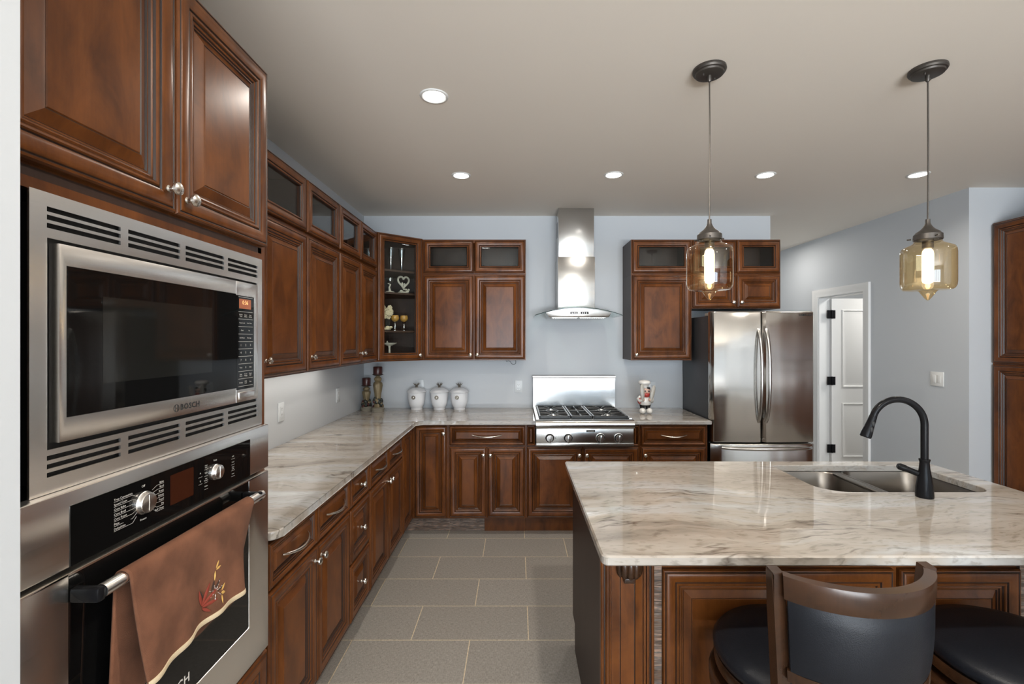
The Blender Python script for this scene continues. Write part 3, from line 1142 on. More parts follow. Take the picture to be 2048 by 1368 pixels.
# ------------------------------------------------------------------ microwave (local x = world Y, origin y=0)
MX = -0.8300
mw = thing('microwave', 'built-in stainless microwave with black window above the wall oven', 'microwave', (MX, 0, 1.2895), R90)
zz = lambda z: z - 1.2895
bm = B()
xs = [0.787, 0.8165, 0.9685, 0.9875, 1.1395, 1.1585, 1.3105, 1.3285, 1.4795, 1.505]


def trim_strip(bm, z0, z1, slots):
    """a horizontal band of the trim kit with real slots cut through it"""
    zc = z0
    for (a, b_) in slots:
        box(bm, xs[0], xs[-1], 0, 0.004, zz(zc), zz(a))
        for k in (0, 2, 4, 6, 8):
            box(bm, xs[k], xs[k + 1], 0, 0.004, zz(a), zz(b_))
        zc = b_
    box(bm, xs[0], xs[-1], 0, 0.004, zz(zc), zz(z1))


trim_strip(bm, 1.743, 1.823, [(1.7605, 1.7693), (1.775, 1.7838), (1.7895, 1.7983)])
trim_strip(bm, 1.2895, 1.367, [(1.3185, 1.3268), (1.3335, 1.3418), (1.3485, 1.3568)])
box(bm, 0.787, 0.817, 0, 0.004, zz(1.367), zz(1.743))
box(bm, 1.476, 1.505, 0, 0.004, zz(1.367), zz(1.743))
for (a, b_, c_, d_) in ((0.787, 1.505, 1.8232, 1.8235), ):
    pass
mesh_obj('trim_frame', bm, 'steel', mw)
bm = B()
box(bm, 0.795, 1.498, 0.010, 0.012, zz(1.295), zz(1.818))
o = mesh_obj('vent_backing', bm, 'black', mw); o['label'] = 'black recess behind the vent slots'
bm = B()
box(bm, 0.830, 1.462, 0.013, 0.40, zz(1.30), zz(1.81))
mesh_obj('oven_cavity', bm, 'black', mw)


def frame_plate(bm, x0, x1, z0, z1, hx0, hx1, hz0, hz1, yf, yb, mat=0, r=0.004, sl=0.003):
    """plate with a rectangular hole whose inner lip slopes inward"""
    def rc(a, b_, c_, d_, y):
        return [(a, y, c_), (b_, y, c_), (b_, y, d_), (a, y, d_)]
    rings(bm, [rc(x0, x1, z0, z1, yb), rc(x0, x1, z0, z1, yf + r), rc(x0 + r * 0.3, x1 - r * 0.3, z0 + r * 0.3, z1 - r * 0.3, yf + r * 0.3), rc(x0 + r, x1 - r, z0 + r, z1 - r, yf),
               rc(hx0, hx1, hz0, hz1, yf), rc(hx0 + sl, hx1 - sl, hz0 + sl, hz1 - sl, yf + 0.006), rc(hx0 + sl, hx1 - sl, hz0 + sl, hz1 - sl, yb)], mat)


bm = B()
frame_plate(bm, 0.829, 1.3500, zz(1.378), zz(1.735), 0.842, 1.3494, zz(1.421), zz(1.697), -0.010, 0.009, 0, 0.0005, 0.0003)
md = mesh_obj('door', bm, 'steel', mw)
bm = B(); box(bm, 0.8425, 1.34995, -0.0104, 0.006, zz(1.4215), zz(1.6965)); o = mesh_obj('window', bm, 'blackglass', md); o['label'] = 'black glass window'
bm = B(); box(bm, 0.915, 1.243, -0.0108, -0.0105, zz(1.476), zz(1.648)); o = mesh_obj('viewing_screen', bm, 'screen', md); o['label'] = 'grey perforated viewing screen'
bm = B()
text_into(bm, 'BOSCH', 0.0195, facing(1.1265, -0.0105, zz(1.3975)), 'LEFT', 0, 1.12, 0.0004)
rg = [[(1.1135 + r * math.cos(2 * PI * i / 24), -0.0105, zz(1.3975) + r * math.sin(2 * PI * i / 24)) for i in range(24)] for r in (0.0092, 0.0078)]
rings(bm, rg)
for q in (-1, 1):
    box(bm, 1.1135 + q * 0.0035 - 0.0008, 1.1135 + q * 0.0035 + 0.0008, -0.0106, -0.0102, zz(1.3975) - 0.0065, zz(1.3975) + 0.0065)
box(bm, 1.1105, 1.1165, -0.0106, -0.0102, zz(1.3975) - 0.0008, zz(1.3975) + 0.0008)
o = mesh_obj('logo', bm, 'printdk', md, fix=False); o['label'] = 'round emblem and dark BOSCH lettering'
bm = B()
frame_plate(bm, 1.3508, 1.463, zz(1.378), zz(1.735), 1.3513, 1.441, zz(1.415), zz(1.694), -0.010, 0.009, 0, 0.0005, 0.0003)
cp = mesh_obj('control_panel', bm, 'steel', mw)
bm = B(); box(bm, 1.3509, 1.4405, -0.0104, 0.006, zz(1.4155), zz(1.6935)); kp = mesh_obj('keypad', bm, 'blackglass', cp); kp['label'] = 'black touch keypad'
bm = B(); box(bm, 1.364, 1.424, -0.0110, -0.0105, zz(1.6555), zz(1.6845)); o = mesh_obj('display', bm, 'amberdisp', cp); o['label'] = 'small glowing orange display'
bm = B(); text_into(bm, '0:36', 0.017, facing(1.394, -0.0112, zz(1.6735))); mesh_obj('digits', bm, 'digit', cp, fix=False)
bm = B()
y_ = -0.0106
zrow = 1.646
rows = [('Kitchen\nTimer', 'Sensor\nReheat', 'Auto\nDefrost'), ('Power Level', 'Cook Time'), ('Clock', 'Fan'), ('Add Minute', 'Beverage'),
        ('1', '2', '3'), ('4', '5', '6'), ('7', '8', '9'), ('Timer', '0', 'Clear'), ('Keep\nWarm', 'Sensor\nWeight', 'Quick\nStart'), ('Settings', 'Child\nLock', 'Stop')]
b2 = B()
box(b2, 1.3605, 1.4335, y_ - 0.0002, y_, zz(1.6895), zz(1.6895) + 0.0007)
mesh_obj('key_line', b2, 'print', kp)
for rw in rows:
    box(bm, 1.3605, 1.4335, y_ - 0.0002, y_, zz(zrow), zz(zrow) + 0.0007)
    for k, tx in enumerate(rw):
        xk = 1.3605 + 0.073 * (k + 0.5) / len(rw)
        sz = 0.0085 if tx in '1234567890' else (0.0052 if '\n' in tx else 0.0054)
        text_into(bm, tx, sz, facing(xk, y_ - 0.0002, zz(zrow - 0.0110)))
    zrow -= 0.0222
box(bm, 1.3605, 1.4335, y_ - 0.0002, y_, zz(zrow), zz(zrow) + 0.0007)
mesh_obj('key_lettering', bm, 'print', kp, fix=False)
bm = B(); box(bm, 1.362, 1.440, -0.0125, -0.0099, zz(1.386), zz(1.407), 0, 0.001); mesh_obj('open_button', bm, 'steel', cp)

# ------------------------------------------------------------------ wall oven
OX = -0.811
wo = thing('wall_oven', 'stainless wall oven with black glass door below the microwave', 'oven', (OX, 0, 0.5625), R90)
zo = lambda z: z - 0.5625
bm = B(); box(bm, 0.780, 1.484, 0.032, 0.56, zo(0.5640), zo(1.282)); mesh_obj('oven_body', bm, 'black', wo)
bm = B()
box(bm, 0.754, 1.510, 0.0, 0.030, zo(1.149), zo(1.2885), 0, 0.003)
op = mesh_obj('control_panel', bm, 'steel', wo)
bm = B(); box(bm, 0.838, 1.404, -0.0015, 0.004, zo(1.150), zo(1.261), 0, 0.0006, 1); o = mesh_obj('panel_glass', bm, 'blackglass', op); o['label'] = 'glossy black control strip'
bm = B(); box(bm, 1.080, 1.157, -0.0020, -0.0016, zo(1.175), zo(1.245)); o = mesh_obj('display', bm, 'dimdisp', op); o['label'] = 'dark red display'


def oven_knob(x, z, r, lab):
    bm = B()
    lathe(bm, [(r * 1.08, 0.0), (r * 1.08, 0.004), (r, 0.006), (r * 0.97, 0.0115), (r * 0.90, 0.0140), (r * 0.80, 0.0145), (0.0005, 0.0148)], (0, 0, 0), '-Y', 32)
    box(bm, -0.0012, 0.0012, -0.0156, -0.0146, -r * 0.75, r * 0.75)
    o = mesh_obj('knob', bm, 'steel', op)
    o.location = (x, -0.0015, z)
    o['label'] = lab


oven_knob(1.0016, zo(1.210), 0.0225, 'larger steel selector knob')
oven_knob(1.240, zo(1.2085), 0.0195, 'smaller steel temperature knob')
bm = B()
yp = -0.0019
ll = ['True Convection', 'Speed Conv', 'Conv Bake', 'Conv Broil', 'Conv Roast', 'Pizza', 'Dehydrate']
rl = ['Bake', 'Broil', 'Roast', 'Warm', 'Proof', 'Pie', 'Self Clean']
for k in range(7):
    z = 1.2395 - 0.0098 * k
    text_into(bm, ll[k], 0.0064, facing(0.9285, yp, zo(z)), 'LEFT')
    box(bm, 0.9285, 0.9285 + 0.0045 * min(len(ll[k]), 9), yp - 0.0001, yp, zo(z) - 0.0042, zo(z) - 0.0037)
    text_into(bm, rl[k], 0.0064, facing(1.0595, yp, zo(z)), 'RIGHT')
    box(bm, 1.0455, 1.0595, yp - 0.0001, yp, zo(z) - 0.0042, zo(z) - 0.0037)
    for sx_, xx in ((-1, 0.969), (1, 1.0455)):
        dx = (1.0016 - xx) * 0.45
        zt = zo(1.210) + (zo(z) - zo(1.210)) * 0.72
        tube(bm, [(xx, yp, zo(z) - 0.004), (xx + dx * 0.3, yp, zo(z) - 0.004), (xx + dx, yp, zt - 0.002)], 0.00028, 4)
text_into(bm, 'Off', 0.0068, facing(1.0016, yp, zo(1.2455)))
text_into(bm, 'Frozen', 0.0062, facing(1.0016, yp, zo(1.1745)))
text_into(bm, 'Temp', 0.0062, facing(1.240, yp, zo(1.2400)))
for k, tx in enumerate(['Oven\nLight', 'Timer', 'Fast\nPreheat', 'Probe']):
    z = 1.2330 - 0.0170 * k
    text_into(bm, tx, 0.0048, facing(1.204, yp, zo(z)))
    box(bm, 1.197, 1.211, yp - 0.0001, yp, zo(z) - 0.0080, zo(z) - 0.0075)
for k, tx in enumerate(['Light', 'Clock', 'Panel\nLock', 'Enter']):
    z = 1.2310 - 0.0165 * k
    text_into(bm, tx, 0.0048, facing(1.318, yp, zo(z)))
    box(bm, 1.310, 1.326, yp - 0.0001, yp, zo(z) - 0.0075, zo(z) - 0.0070)
for k, tx in enumerate(['^', 'v']):
    z = 1.2190 - 0.0180 * k
    text_into(bm, tx, 0.010, facing(1.182, yp, zo(z)))
    box(bm, 1.175, 1.189, yp - 0.0001, yp, zo(z) - 0.0085, zo(z) - 0.0080)
mesh_obj('panel_lettering', bm, 'print', op, fix=False)
bm = B()
frame_plate(bm, 0.754, 1.510, zo(0.566), zo(1.139), 0.836, 1.401, zo(0.690), zo(1.1385), 0.0, 0.030)
od = mesh_obj('door', bm, 'steel', wo)
bm = B(); box(bm, 0.8385, 1.3985, 0.0012, 0.028, zo(0.6925), zo(1.137)); o = mesh_obj('door_glass', bm, 'blackglass', od); o['label'] = 'large black glass door pane'
bm = B(); box(bm, 0.8385, 1.3985, 0.0004, 0.0011, zo(1.1345), zo(1.1365)); mesh_obj('glass_edge', bm, 'steel', od)
bm = B(); text_into(bm, 'BOSCH', 0.030, facing(1.095, 0.0008, zo(0.729)), 'CENTER', 0, 1.12, 0.0006)
o = mesh_obj('logo', bm, 'print', od, fix=False); o['label'] = 'white BOSCH lettering'
bm = B()
HZ = zo(1.098)
tube(bm, [(0.8545, -0.043, HZ), (1.390, -0.043, HZ)], 0.0130, 18)
hb = mesh_obj('handle', bm, 'steel', od); hb['label'] = 'round stainless bar handle'
for x in (0.845, 1.372):
    bm = B()
    box(bm, x - 0.009, x + 0.009, -0.054, 0.0008, HZ - 0.0135, HZ + 0.0135, 0, 0.005)
    mesh_obj('handle_mount', bm, 'blackmetal', hb)

# ------------------------------------------------------------------ towel on the oven handle (world coords)
tw = thing('hand_towel', 'brown velour towel with embroidered leaves hanging from the oven handle', 'towel', (OX + 0.043, 1.11, 1.098))
bm = B()
NU, NV = 70, 60
BR = 0.0155
Ltop = PI * BR


def towel_pt(u, v):
    # u 0..1 along the bar (world Y), v: 0 back bottom .. 1 front bottom
    yl, yr = 0.900, 1.322
    Lb, Lf = 0.262, 0.222
    tot = Lb + Ltop + Lf
    sv = v * tot
    y = yl + (yr - yl) * u
    fold = 0.004 * math.sin(9 * u + 1.0) + 0.003 * math.sin(23 * u + 0.6)
    if sv < Lb:
        dn = Lb - sv
        x = -BR + 0.002 * math.sin(14 * u)
        z = -dn
        y = yl - 0.012 * (dn / Lb) + (yr - yl) * u
        if x < -0.028:
            x = -0.028
        k = dn / Lb
        x += -0.004 * k + fold * 0.4 * k
    elif sv < Lb + Ltop:
        a = PI - (sv - Lb) / BR
        x = BR * math.cos(a)
        z = BR * math.sin(a)
    else:
        dn = sv - Lb - Ltop
        k = dn / Lf
        x = BR + fold * 1.7 * k + 0.006 * k * math.sin(5.2 * u + 0.3) + 0.010 * k * k
        # corner at the far end curls back
        if u > 0.86:
            x -= 0.040 * (u - 0.86) / 0.14 * k
        z = -dn * (1.0 + 0.05 * math.sin(4.4 * u + 2.6) * 0.6)
        y += 0.018 * k * (1 - u) - 0.010 * k * u
    return (x, y - 1.11, z)


gr = [[bm.verts.new(towel_pt(i / NU, j / NV)) for j in range(NV + 1)] for i in range(NU + 1)]
for i in range(NU):
    for j in range(NV):
        bm.faces.new((gr[i][j], gr[i + 1][j], gr[i + 1][j + 1], gr[i][j + 1]))
cl = mesh_obj('cloth', bm, 'towel', tw, 60)
sm = cl.modifiers.new('thick', 'SOLIDIFY'); sm.thickness = 0.0035; sm.offset = 0
bm = B()
row = []
for i in range(NU + 1):
    p = Vector(towel_pt(i / NU, 1.0))
    row.append([(p.x + 0.0028, p.y, p.z + 0.010), (p.x + 0.0036, p.y, p.z + 0.003), (p.x + 0.001, p.y, p.z - 0.003), (p.x - 0.003, p.y, p.z), (p.x - 0.0028, p.y, p.z + 0.010)])
rings(bm, row, 0, True, True, True)
o = mesh_obj('hem', bm, 'hem', tw, 60); o['label'] = 'cream satin hem band'


def on_towel(y, z, lift=0.0032):
    u = (y - 0.900) / 0.422
    dn = -(z - 1.098)
    v = (0.262 + Ltop + dn) / (0.262 + Ltop + 0.222)
    p = towel_pt(max(0, min(1, u)), max(0, min(1, v)))
    return Vector((p[0] + lift, y - 1.11, z - 1.098))


bm = B()


def leaf(y, z, ln, wd, ang_, mat):
    pts = []
    ca, sa = math.cos(ang_), math.sin(ang_)
    pl = []
    for k in range(13):
        t = k / 12
        wv = 0.55 * wd * math.sin(PI * t) ** 0.8 * (1 - 0.25 * t)
        pl.append((t * ln, wv))
    outline = [(a, b_) for a, b_ in pl] + [(a, -b_) for a, b_ in reversed(pl[1:-1])]
    vs = []
    c_ = on_towel(y + ca * ln * 0.5, z + sa * ln * 0.5, 0.0052)
    cv = bm.verts.new(c_)
    for a, b_ in outline:
        vs.append(bm.verts.new(on_towel(y + ca * a - sa * b_, z + sa * a + ca * b_)))
    for i in range(len(vs)):
        f = bm.faces.new((cv, vs[i], vs[(i + 1) % len(vs)]))
        f.material_index = mat


for (y, z, l, wd, a, m_) in ((1.146, 0.996, 0.020, 0.006, 0.9, 1), (1.146, 0.993, 0.019, 0.006, 0.1, 1), (1.143, 0.992, 0.024, 0.005, -1.75, 1),
                             (1.100, 0.928, 0.042, 0.009, 1.75, 0), (1.100, 0.928, 0.052, 0.010, 1.05, 0), (1.100, 0.927, 0.052, 0.010, 0.45, 0),
                             (1.100, 0.925, 0.046, 0.009, -0.05, 0), (1.100, 0.923, 0.030, 0.007, -0.7, 0),
                             (1.128, 0.945, 0.030, 0.007, 1.2, 2), (1.138, 0.948, 0.028, 0.007, 0.7, 2), (1.146, 0.940, 0.026, 0.006, 0.2, 2),
                             (1.160, 0.934, 0.022, 0.008, 0.5, 1), (1.158, 0.930, 0.020, 0.008, -0.4, 1), (1.160, 0.924, 0.024, 0.006, -1.5, 1), (1.106, 0.944, 0.026, 0.005, 2.0, 2)):
    leaf(y, z, l, wd, a, m_)
for k in range(16):
    a = k * 0.9
    rr_ = 0.004 + 0.0018 * k
    leaf(1.140 + 0.6 * rr_ * math.cos(a), 0.944 + 0.55 * rr_ * math.sin(a), 0.008, 0.0016, a, 3)
o = mesh_obj('embroidery', bm, ['thread_r', 'thread_y', 'thread_b', 'thread_w'], tw, fix=False); o['label'] = 'embroidered rust and gold autumn leaves'

# ------------------------------------------------------------------ rangetop (world aligned)
rt = thing('rangetop', 'stainless gas rangetop with four burners set in the back counter', 'rangetop', (0.536, 4.0, 0.726))
RX0, RX1 = 0.152 - 0.536, 0.920 - 0.536
ry = lambda y: y - 4.0
rz = lambda z: z - 0.726
bm = B()
box(bm, RX0, RX1, ry(3.700), ry(4.335), rz(0.728), rz(0.928))
mesh_obj('body', bm, 'steel', rt)
bm = B()
box(bm, RX0, RX1, ry(3.648), ry(3.699), rz(0.735), rz(0.862), 0, 0.002)
box(bm, RX0 - 0.001, RX1 + 0.001, ry(3.640), ry(3.699), rz(0.726), rz(0.7475), 0, 0.002)
cpn = mesh_obj('control_panel', bm, 'steelm', rt)
bm = B()
# bullnose rail
pf = [(3.699, 0.864), (3.640, 0.864), (3.628, 0.868), (3.620, 0.880), (3.620, 0.902), (3.626, 0.918), (3.640, 0.929), (3.660, 0.932), (3.699, 0.932)]
rings(bm, [[(x, ry(y), rz(z)) for y, z in pf] for x in (RX0 - 0.003, RX1 + 0.003)], 0, True, True, True)
mesh_obj('front_rail', bm, 'steelm', rt)
bm = B()
box(bm, RX0, RX0 + 0.022, ry(3.700), ry(4.335), rz(0.928), rz(0.938))
box(bm, RX1 - 0.022, RX1, ry(3.700), ry(4.335), rz(0.928), rz(0.938))
mesh_obj('side_rail', bm, 'steel', rt)
bm = B()
box(bm, RX0, RX1, ry(4.340), ry(4.397), rz(0.900), rz(1.205))
rings(bm, [[(x, ry(y), rz(z)) for y, z in ((4.334, 1.205), (4.330, 1.212), (4.332, 1.224), (4.345, 1.230), (4.397, 1.230), (4.397, 1.205))] for x in (RX0 - 0.004, RX1 + 0.004)], 0, True, True, True)
mesh_obj('backguard', bm, 'steelm', rt)
bm = B()
box(bm, RX0 + 0.023, RX1 - 0.023, ry(3.712), ry(4.325), rz(0.9282), rz(0.9295))
mesh_obj('burner_tray', bm, 'black', rt)
KX = [1102.5, 1137.0, 1201.5, 1238.0]
for px in [(1099.5 - 1034) * 3.64 / 925, (1136.4 - 1034) * 3.64 / 925, (1201.3 - 1034) * 3.64 / 925, (1237.8 - 1034) * 3.64 / 925]:
    bm = B()
    lathe(bm, [(0.0365, 0.0), (0.0365, 0.003), (0.0345, 0.004)], (0, 0, 0), '-Y', 32, 1)
    lathe(bm, [(0.0335, 0.0038), (0.0335, 0.012), (0.0300, 0.016), (0.0001, 0.017)], (0, 0, 0), '-Y', 32, 0)
    lathe(bm, [(0.0280, 0.016), (0.0270, 0.026), (0.0245, 0.030), (0.0001, 0.0310)], (0, 0, 0), '-Y', 24, 1, sx=1.0)
    box(bm, -0.0065, 0.0065, -0.046, -0.012, -0.033, 0.028, 2, 0.003)
    o = mesh_obj('knob', bm, ['blackmetal', 'steelm', 'steelm'], cpn)
    o.location = (px - 0.536, ry(3.648), rz(0.790))
bm = B()
box(bm, 0.011, 0.080, ry(3.646), ry(3.6478), rz(0.836), rz(0.854), 0, 0.0008, 1)
bdg = mesh_obj('badge', bm, 'printdk', cpn)
bm = B(); text_into(bm, 'Thermador', 0.0125, facing(0.0455, ry(3.6456), rz(0.845)), 'CENTER', 0, 1.0, 0.0003); mesh_obj('badge_lettering', bm, 'print', bdg, fix=False)
bm = B()
for px in (-0.232, 0.148):
    lathe(bm, [(0.004, 0), (0.004, 0.002), (0.0001, 0.0025)], (px, ry(3.6478), rz(0.790)), '-Y', 12)
    box(bm, px - 0.008, px + 0.008, ry(3.6474), ry(3.648), rz(0.803), rz(0.805))
mesh_obj('indicator', bm, 'printdk', cpn)
# burners and grates
GZ = 0.9515
for (a, b_) in ((RX0 + 0.026, -0.108), (-0.100, 0.068), (0.076, RX1 - 0.026)):
    bm = B()
    y0, y1 = ry(3.718), ry(4.300)
    t = 0.013
    z0, z1 = rz(0.9300), rz(GZ)
    box(bm, a, a + t, y0, y1, z0 + 0.008, z1, 0, 0.002, 1)
    box(bm, b_ - t, b_, y0, y1, z0 + 0.008, z1, 0, 0.002, 1)
    box(bm, a + t, b_ - t, y0, y0 + t, z0, z1, 0, 0.002, 1)
    box(bm, a + t, b_ - t, y1 - t, y1, z0, z1, 0, 0.002, 1)
    ym = (y0 + y1) / 2
    box(bm, a + t, b_ - t, ym - t / 2, ym + t / 2, z0 + 0.006, z1, 0, 0.002, 1)
    for yy in (y0, y1 - t):
        for xx in (a, b_ - t):
            box(bm, xx, xx + t, yy, yy + t, z0 - 0.0004, z0 + 0.008)
    xm = (a + b_) / 2
    hw = (b_ - a) / 2 - t
    for yc in ((y0 + ym) / 2, (ym + y1) / 2):
        n = 8 if hw > 0.09 else 4
        for k in range(n):
            an = 2 * PI * k / n + (0 if n == 4 else PI / 8)
            dx, dy = math.cos(an), math.sin(an)
            L = min(hw / max(abs(dx), 1e-6), ((y1 - y0) / 4 - t) / max(abs(dy), 1e-6))
            p0 = (xm + dx * 0.030, yc + dy * 0.030, z1 - 0.004)
            p1 = (xm + dx * L, yc + dy * L, z1 - 0.004)
            tube(bm, [p0, p1], [0.0045, 0.0055], 6)
    mesh_obj('grate', bm, 'iron', rt)
for (xm, yc, r_) in ((-0.233, 3.866, 0.05), (-0.233, 4.150, 0.05), (0.217, 3.866, 0.05), (0.217, 4.150, 0.05)):
    bm = B()
    lathe(bm, [(r_, 0.9296), (r_, 0.933), (r_ * 0.85, 0.9345), (r_ * 0.70, 0.9345)], (xm, ry(yc), -0.726), 'Z', 28, 1)
    lathe(bm, [(r_ * 0.70, 0.9347), (r_ * 0.66, 0.9405), (0.0005, 0.9420)], (xm, ry(yc), -0.726), 'Z', 28, 0)
    mesh_obj('burner', bm, ['steelm', 'silver'], rt)

# ------------------------------------------------------------------ range hood
hd = thing('range_hood', 'stainless chimney range hood with curved glass canopy on the back wall', 'range hood', (0.536, BY - 0.001, 1.75))
hy = lambda y: y - (BY - 0.001)
hz = lambda z: z - 1.75
bm = B(); box(bm, -0.166, 0.153, hy(4.134), 0.0, hz(2.305), hz(CZ - 0.001), 0, 0.003); mesh_obj('upper_chimney', bm, 'steelm', hd)
bm = B(); box(bm, -0.171, 0.160, hy(4.128), 0.0, hz(1.835), hz(2.3045), 0, 0.003); mesh_obj('lower_chimney', bm, 'steelm', hd)
bm = B()
box(bm, -0.1668, -0.1664, hy(4.22), hy(4.30), hz(2.50), hz(2.64))
mesh_obj('chimney_vent', bm, 'blackmetal', hd)


def canopy_z(x):
    return hz(1.842 - 0.063 * (x / 0.381) ** 2)


bm = B()
N = 32
fr_ = lambda x: hy(3.945 + 0.06 * (x / 0.381) ** 2)
g0, g1 = [], []
for k in range(N + 1):
    x = -0.381 + 0.762 * k / N
    z = canopy_z(x)
    g0.append([(x, fr_(x), z), (x, -0.004, z), (x, -0.004, z - 0.006), (x, fr_(x), z - 0.006)])
vs = [[bm.verts.new(p) for p in q] for q in g0]
for k in range(N):
    for i in range(4):
        j = (i + 1) % 4
        f = bm.faces.new((vs[k][i], vs[k][j], vs[k + 1][j], vs[k + 1][i]))
        f.material_index = 1 if i == 3 else 0
for q in (vs[0], vs[-1]):
    f = bm.faces.new(q); f.material_index = 1
o = mesh_obj('glass_canopy', bm, ['hoodglass', 'glassedge'], hd); o['label'] = 'arched clear glass canopy'
bm = B()
lo, up = [], []
for k in range(N + 1):
    x = -0.285 + 0.57 * k / N
    up.append((x, canopy_z(x) - 0.0068))
zb = hz(1.760)
fy = lambda x: hy(3.985 + 0.03 * (x / 0.285) ** 2)
L0 = [(x, fy(x), z) for x, z in up]
L1 = [(max(-0.262, min(0.262, x * 0.93)), fy(x), zb + 0.010) for x, z in up]
L2 = [(max(-0.262, min(0.262, x * 0.93)), fy(x) + 0.004, zb) for x, z in up]
bk0 = [(x, hy(4.30), z) for x, z in up]
bk2 = [(max(-0.262, min(0.262, x * 0.93)), hy(4.30), zb) for x, z in up]
vv = [[bm.verts.new(p) for p in q] for q in (bk0, L0, L1, L2, bk2)]
for a in range(5):
    q0, q1 = vv[a], vv[(a + 1) % 5]
    for i in range(N):
        bm.faces.new((q0[i], q0[i + 1], q1[i + 1], q1[i]))
bm.faces.new([q[0] for q in vv]); bm.faces.new([q[-1] for q in vv])
hbdy = mesh_obj('hood_body', bm, 'steelm', hd)
bm = B(); box(bm, -0.078, 0.082, hy(3.9845), hy(3.990), hz(1.786), hz(1.806), 0, 0.001, 1); cpd = mesh_obj('control_strip', bm, 'blackmetal', hd)
bm = B(); box(bm, -0.014, 0.014, hy(3.9835), hy(3.9844), hz(1.789), hz(1.803)); mesh_obj('display', bm, 'whitepl', cpd)
bm = B()
for x in (-0.06, -0.042, -0.026, 0.030, 0.046, 0.064):
    lathe(bm, [(0.004, 0.0), (0.004, 0.0015), (0.0005, 0.002)], (x, hy(3.9846), hz(1.796)), '-Y', 10)
mesh_obj('button', bm, 'silver', cpd)
bm = B()
for k in range(2):
    x0_ = -0.235 + 0.24 * k
    box(bm, x0_, x0_ + 0.23, hy(4.02), hy(4.28), zb - 0.006, zb - 0.0005, 0, 0.002, 1)
    for q in range(11):
        box(bm, x0_ + 0.012 + q * 0.0195, x0_ + 0.022 + q * 0.0195, hy(4.035), hy(4.265), zb - 0.009, zb - 0.006)
mesh_obj('grease_filter', bm, 'steel', hd)

# ------------------------------------------------------------------ refrigerator
FX0, FX1 = 1.558, 2.392
fg = thing('refrigerator', 'stainless French-door refrigerator with bottom freezer drawer and charcoal sides', 'refrigerator', (FX0, 3.69, 0))
FW = FX1 - FX0
bm = B(); box(bm, 0.012, FW - 0.008, 0.085, 0.69, 0.03, 1.760, 0, 0.004); mesh_obj('case', bm, 'fridgeside', fg)
bm = B()
for x in (0.06, FW - 0.06):
    for y in (0.12, 0.64):
        lathe(bm, [(0.02, 0.0), (0.02, 0.0305)], (x, y, 0), 'Z', 12)
mesh_obj('foot', bm, 'rubber', fg)


def fridge_front(x0, x1, z0, z1, name):
    bm = B()
    n = 20
    r = 0.022
    secs = []
    for zc, ins in ((z0, 0.006), (z0 + 0.004, 0.001), (z0 + 0.008, 0.0), (z1 - 0.012, 0.0), (z1 - 0.005, 0.002), (z1, 0.009)):
        lp = [(x0 + ins, 0.080, zc)]
        for k in range(n + 1):
            t = k / n
            x = x0 + (x1 - x0) * t
            # gentle bow across the whole refrigerator, rounded door edges
            bow = 0.016 * (2 * ((x / FW) - 0.5)) ** 2
            e_ = min(x - x0, x1 - x)
            ed = 0.0
            if e_ < r:
                ed = r - math.sqrt(max(0.0, r * r - (r - e_) ** 2))
            lp.append((x0 + ins + (x1 - x0 - 2 * ins) * t, bow + ed + ins, zc))
        # extra samples near the rounded edges
        lp.append((x1 - ins, 0.080, zc))
        secs.append(lp)
    rings(bm, secs, 0, True, True, True)
    return mesh_obj(name, bm, 'steelv', fg, 40)


def edge_samples():
    pass


ld = fridge_front(0.0, FW * 0.487 - 0.003, 0.742, 1.793, 'door')
rd = fridge_front(FW * 0.487 + 0.003, FW, 0.742, 1.793, 'door')
fd = fridge_front(0.0, FW, 0.06, 0.732, 'freezer_drawer')
for (p, x) in ((ld, 1.928 - FX0), (rd, 1.990 - FX0)):
    bm = B()
    pts = []
    for k in range(27):
        t = k / 26
        z = 0.905 + 0.745 * t
        pts.append((x, 0.006 - 0.062 * math.sin(PI * t) ** 0.55, z))
    tube(bm, pts, 0.0125, 12, 0, 0.8)
    mesh_obj('handle', bm, 'steelm', p)
bm = B()
pts = []
for k in range(27):
    t = k / 26
    pts.append((0.085 + (FW - 0.125) * t, 0.012 - 0.064 * math.sin(PI * t) ** 0.5, 0.700))
tube(bm, pts, 0.0135, 12, 0, 0.9)
mesh_obj('handle', bm, 'steelm', fd)
bm = B(); text_into(bm, 'SAMSUNG', 0.0215, facing(FW - 0.085, 0.0065, 1.762), 'CENTER', 0, 1.15, 0.0005)
o = mesh_obj('badge', bm, 'printdk', rd, fix=False); o['label'] = 'dark brand lettering'
for x in (0.035, FW - 0.075):
    bm = B(); box(bm, x - 0.02, x + 0.06, 0.082, 0.19, 1.7605, 1.785, 0, 0.004); mesh_obj('hinge_cover', bm, 'greyb', fg)

# ------------------------------------------------------------------ island
IX0, IX1, IYF, IYB = 0.291, 2.085, 1.628, 2.412
isl = thing('kitchen_island', 'dark cherry island base with panels and a fluted corner pilaster', 'kitchen island', (IX0, IYF, 0))
IW, ID = IX1 - IX0, IYB - IYF
bm = B()
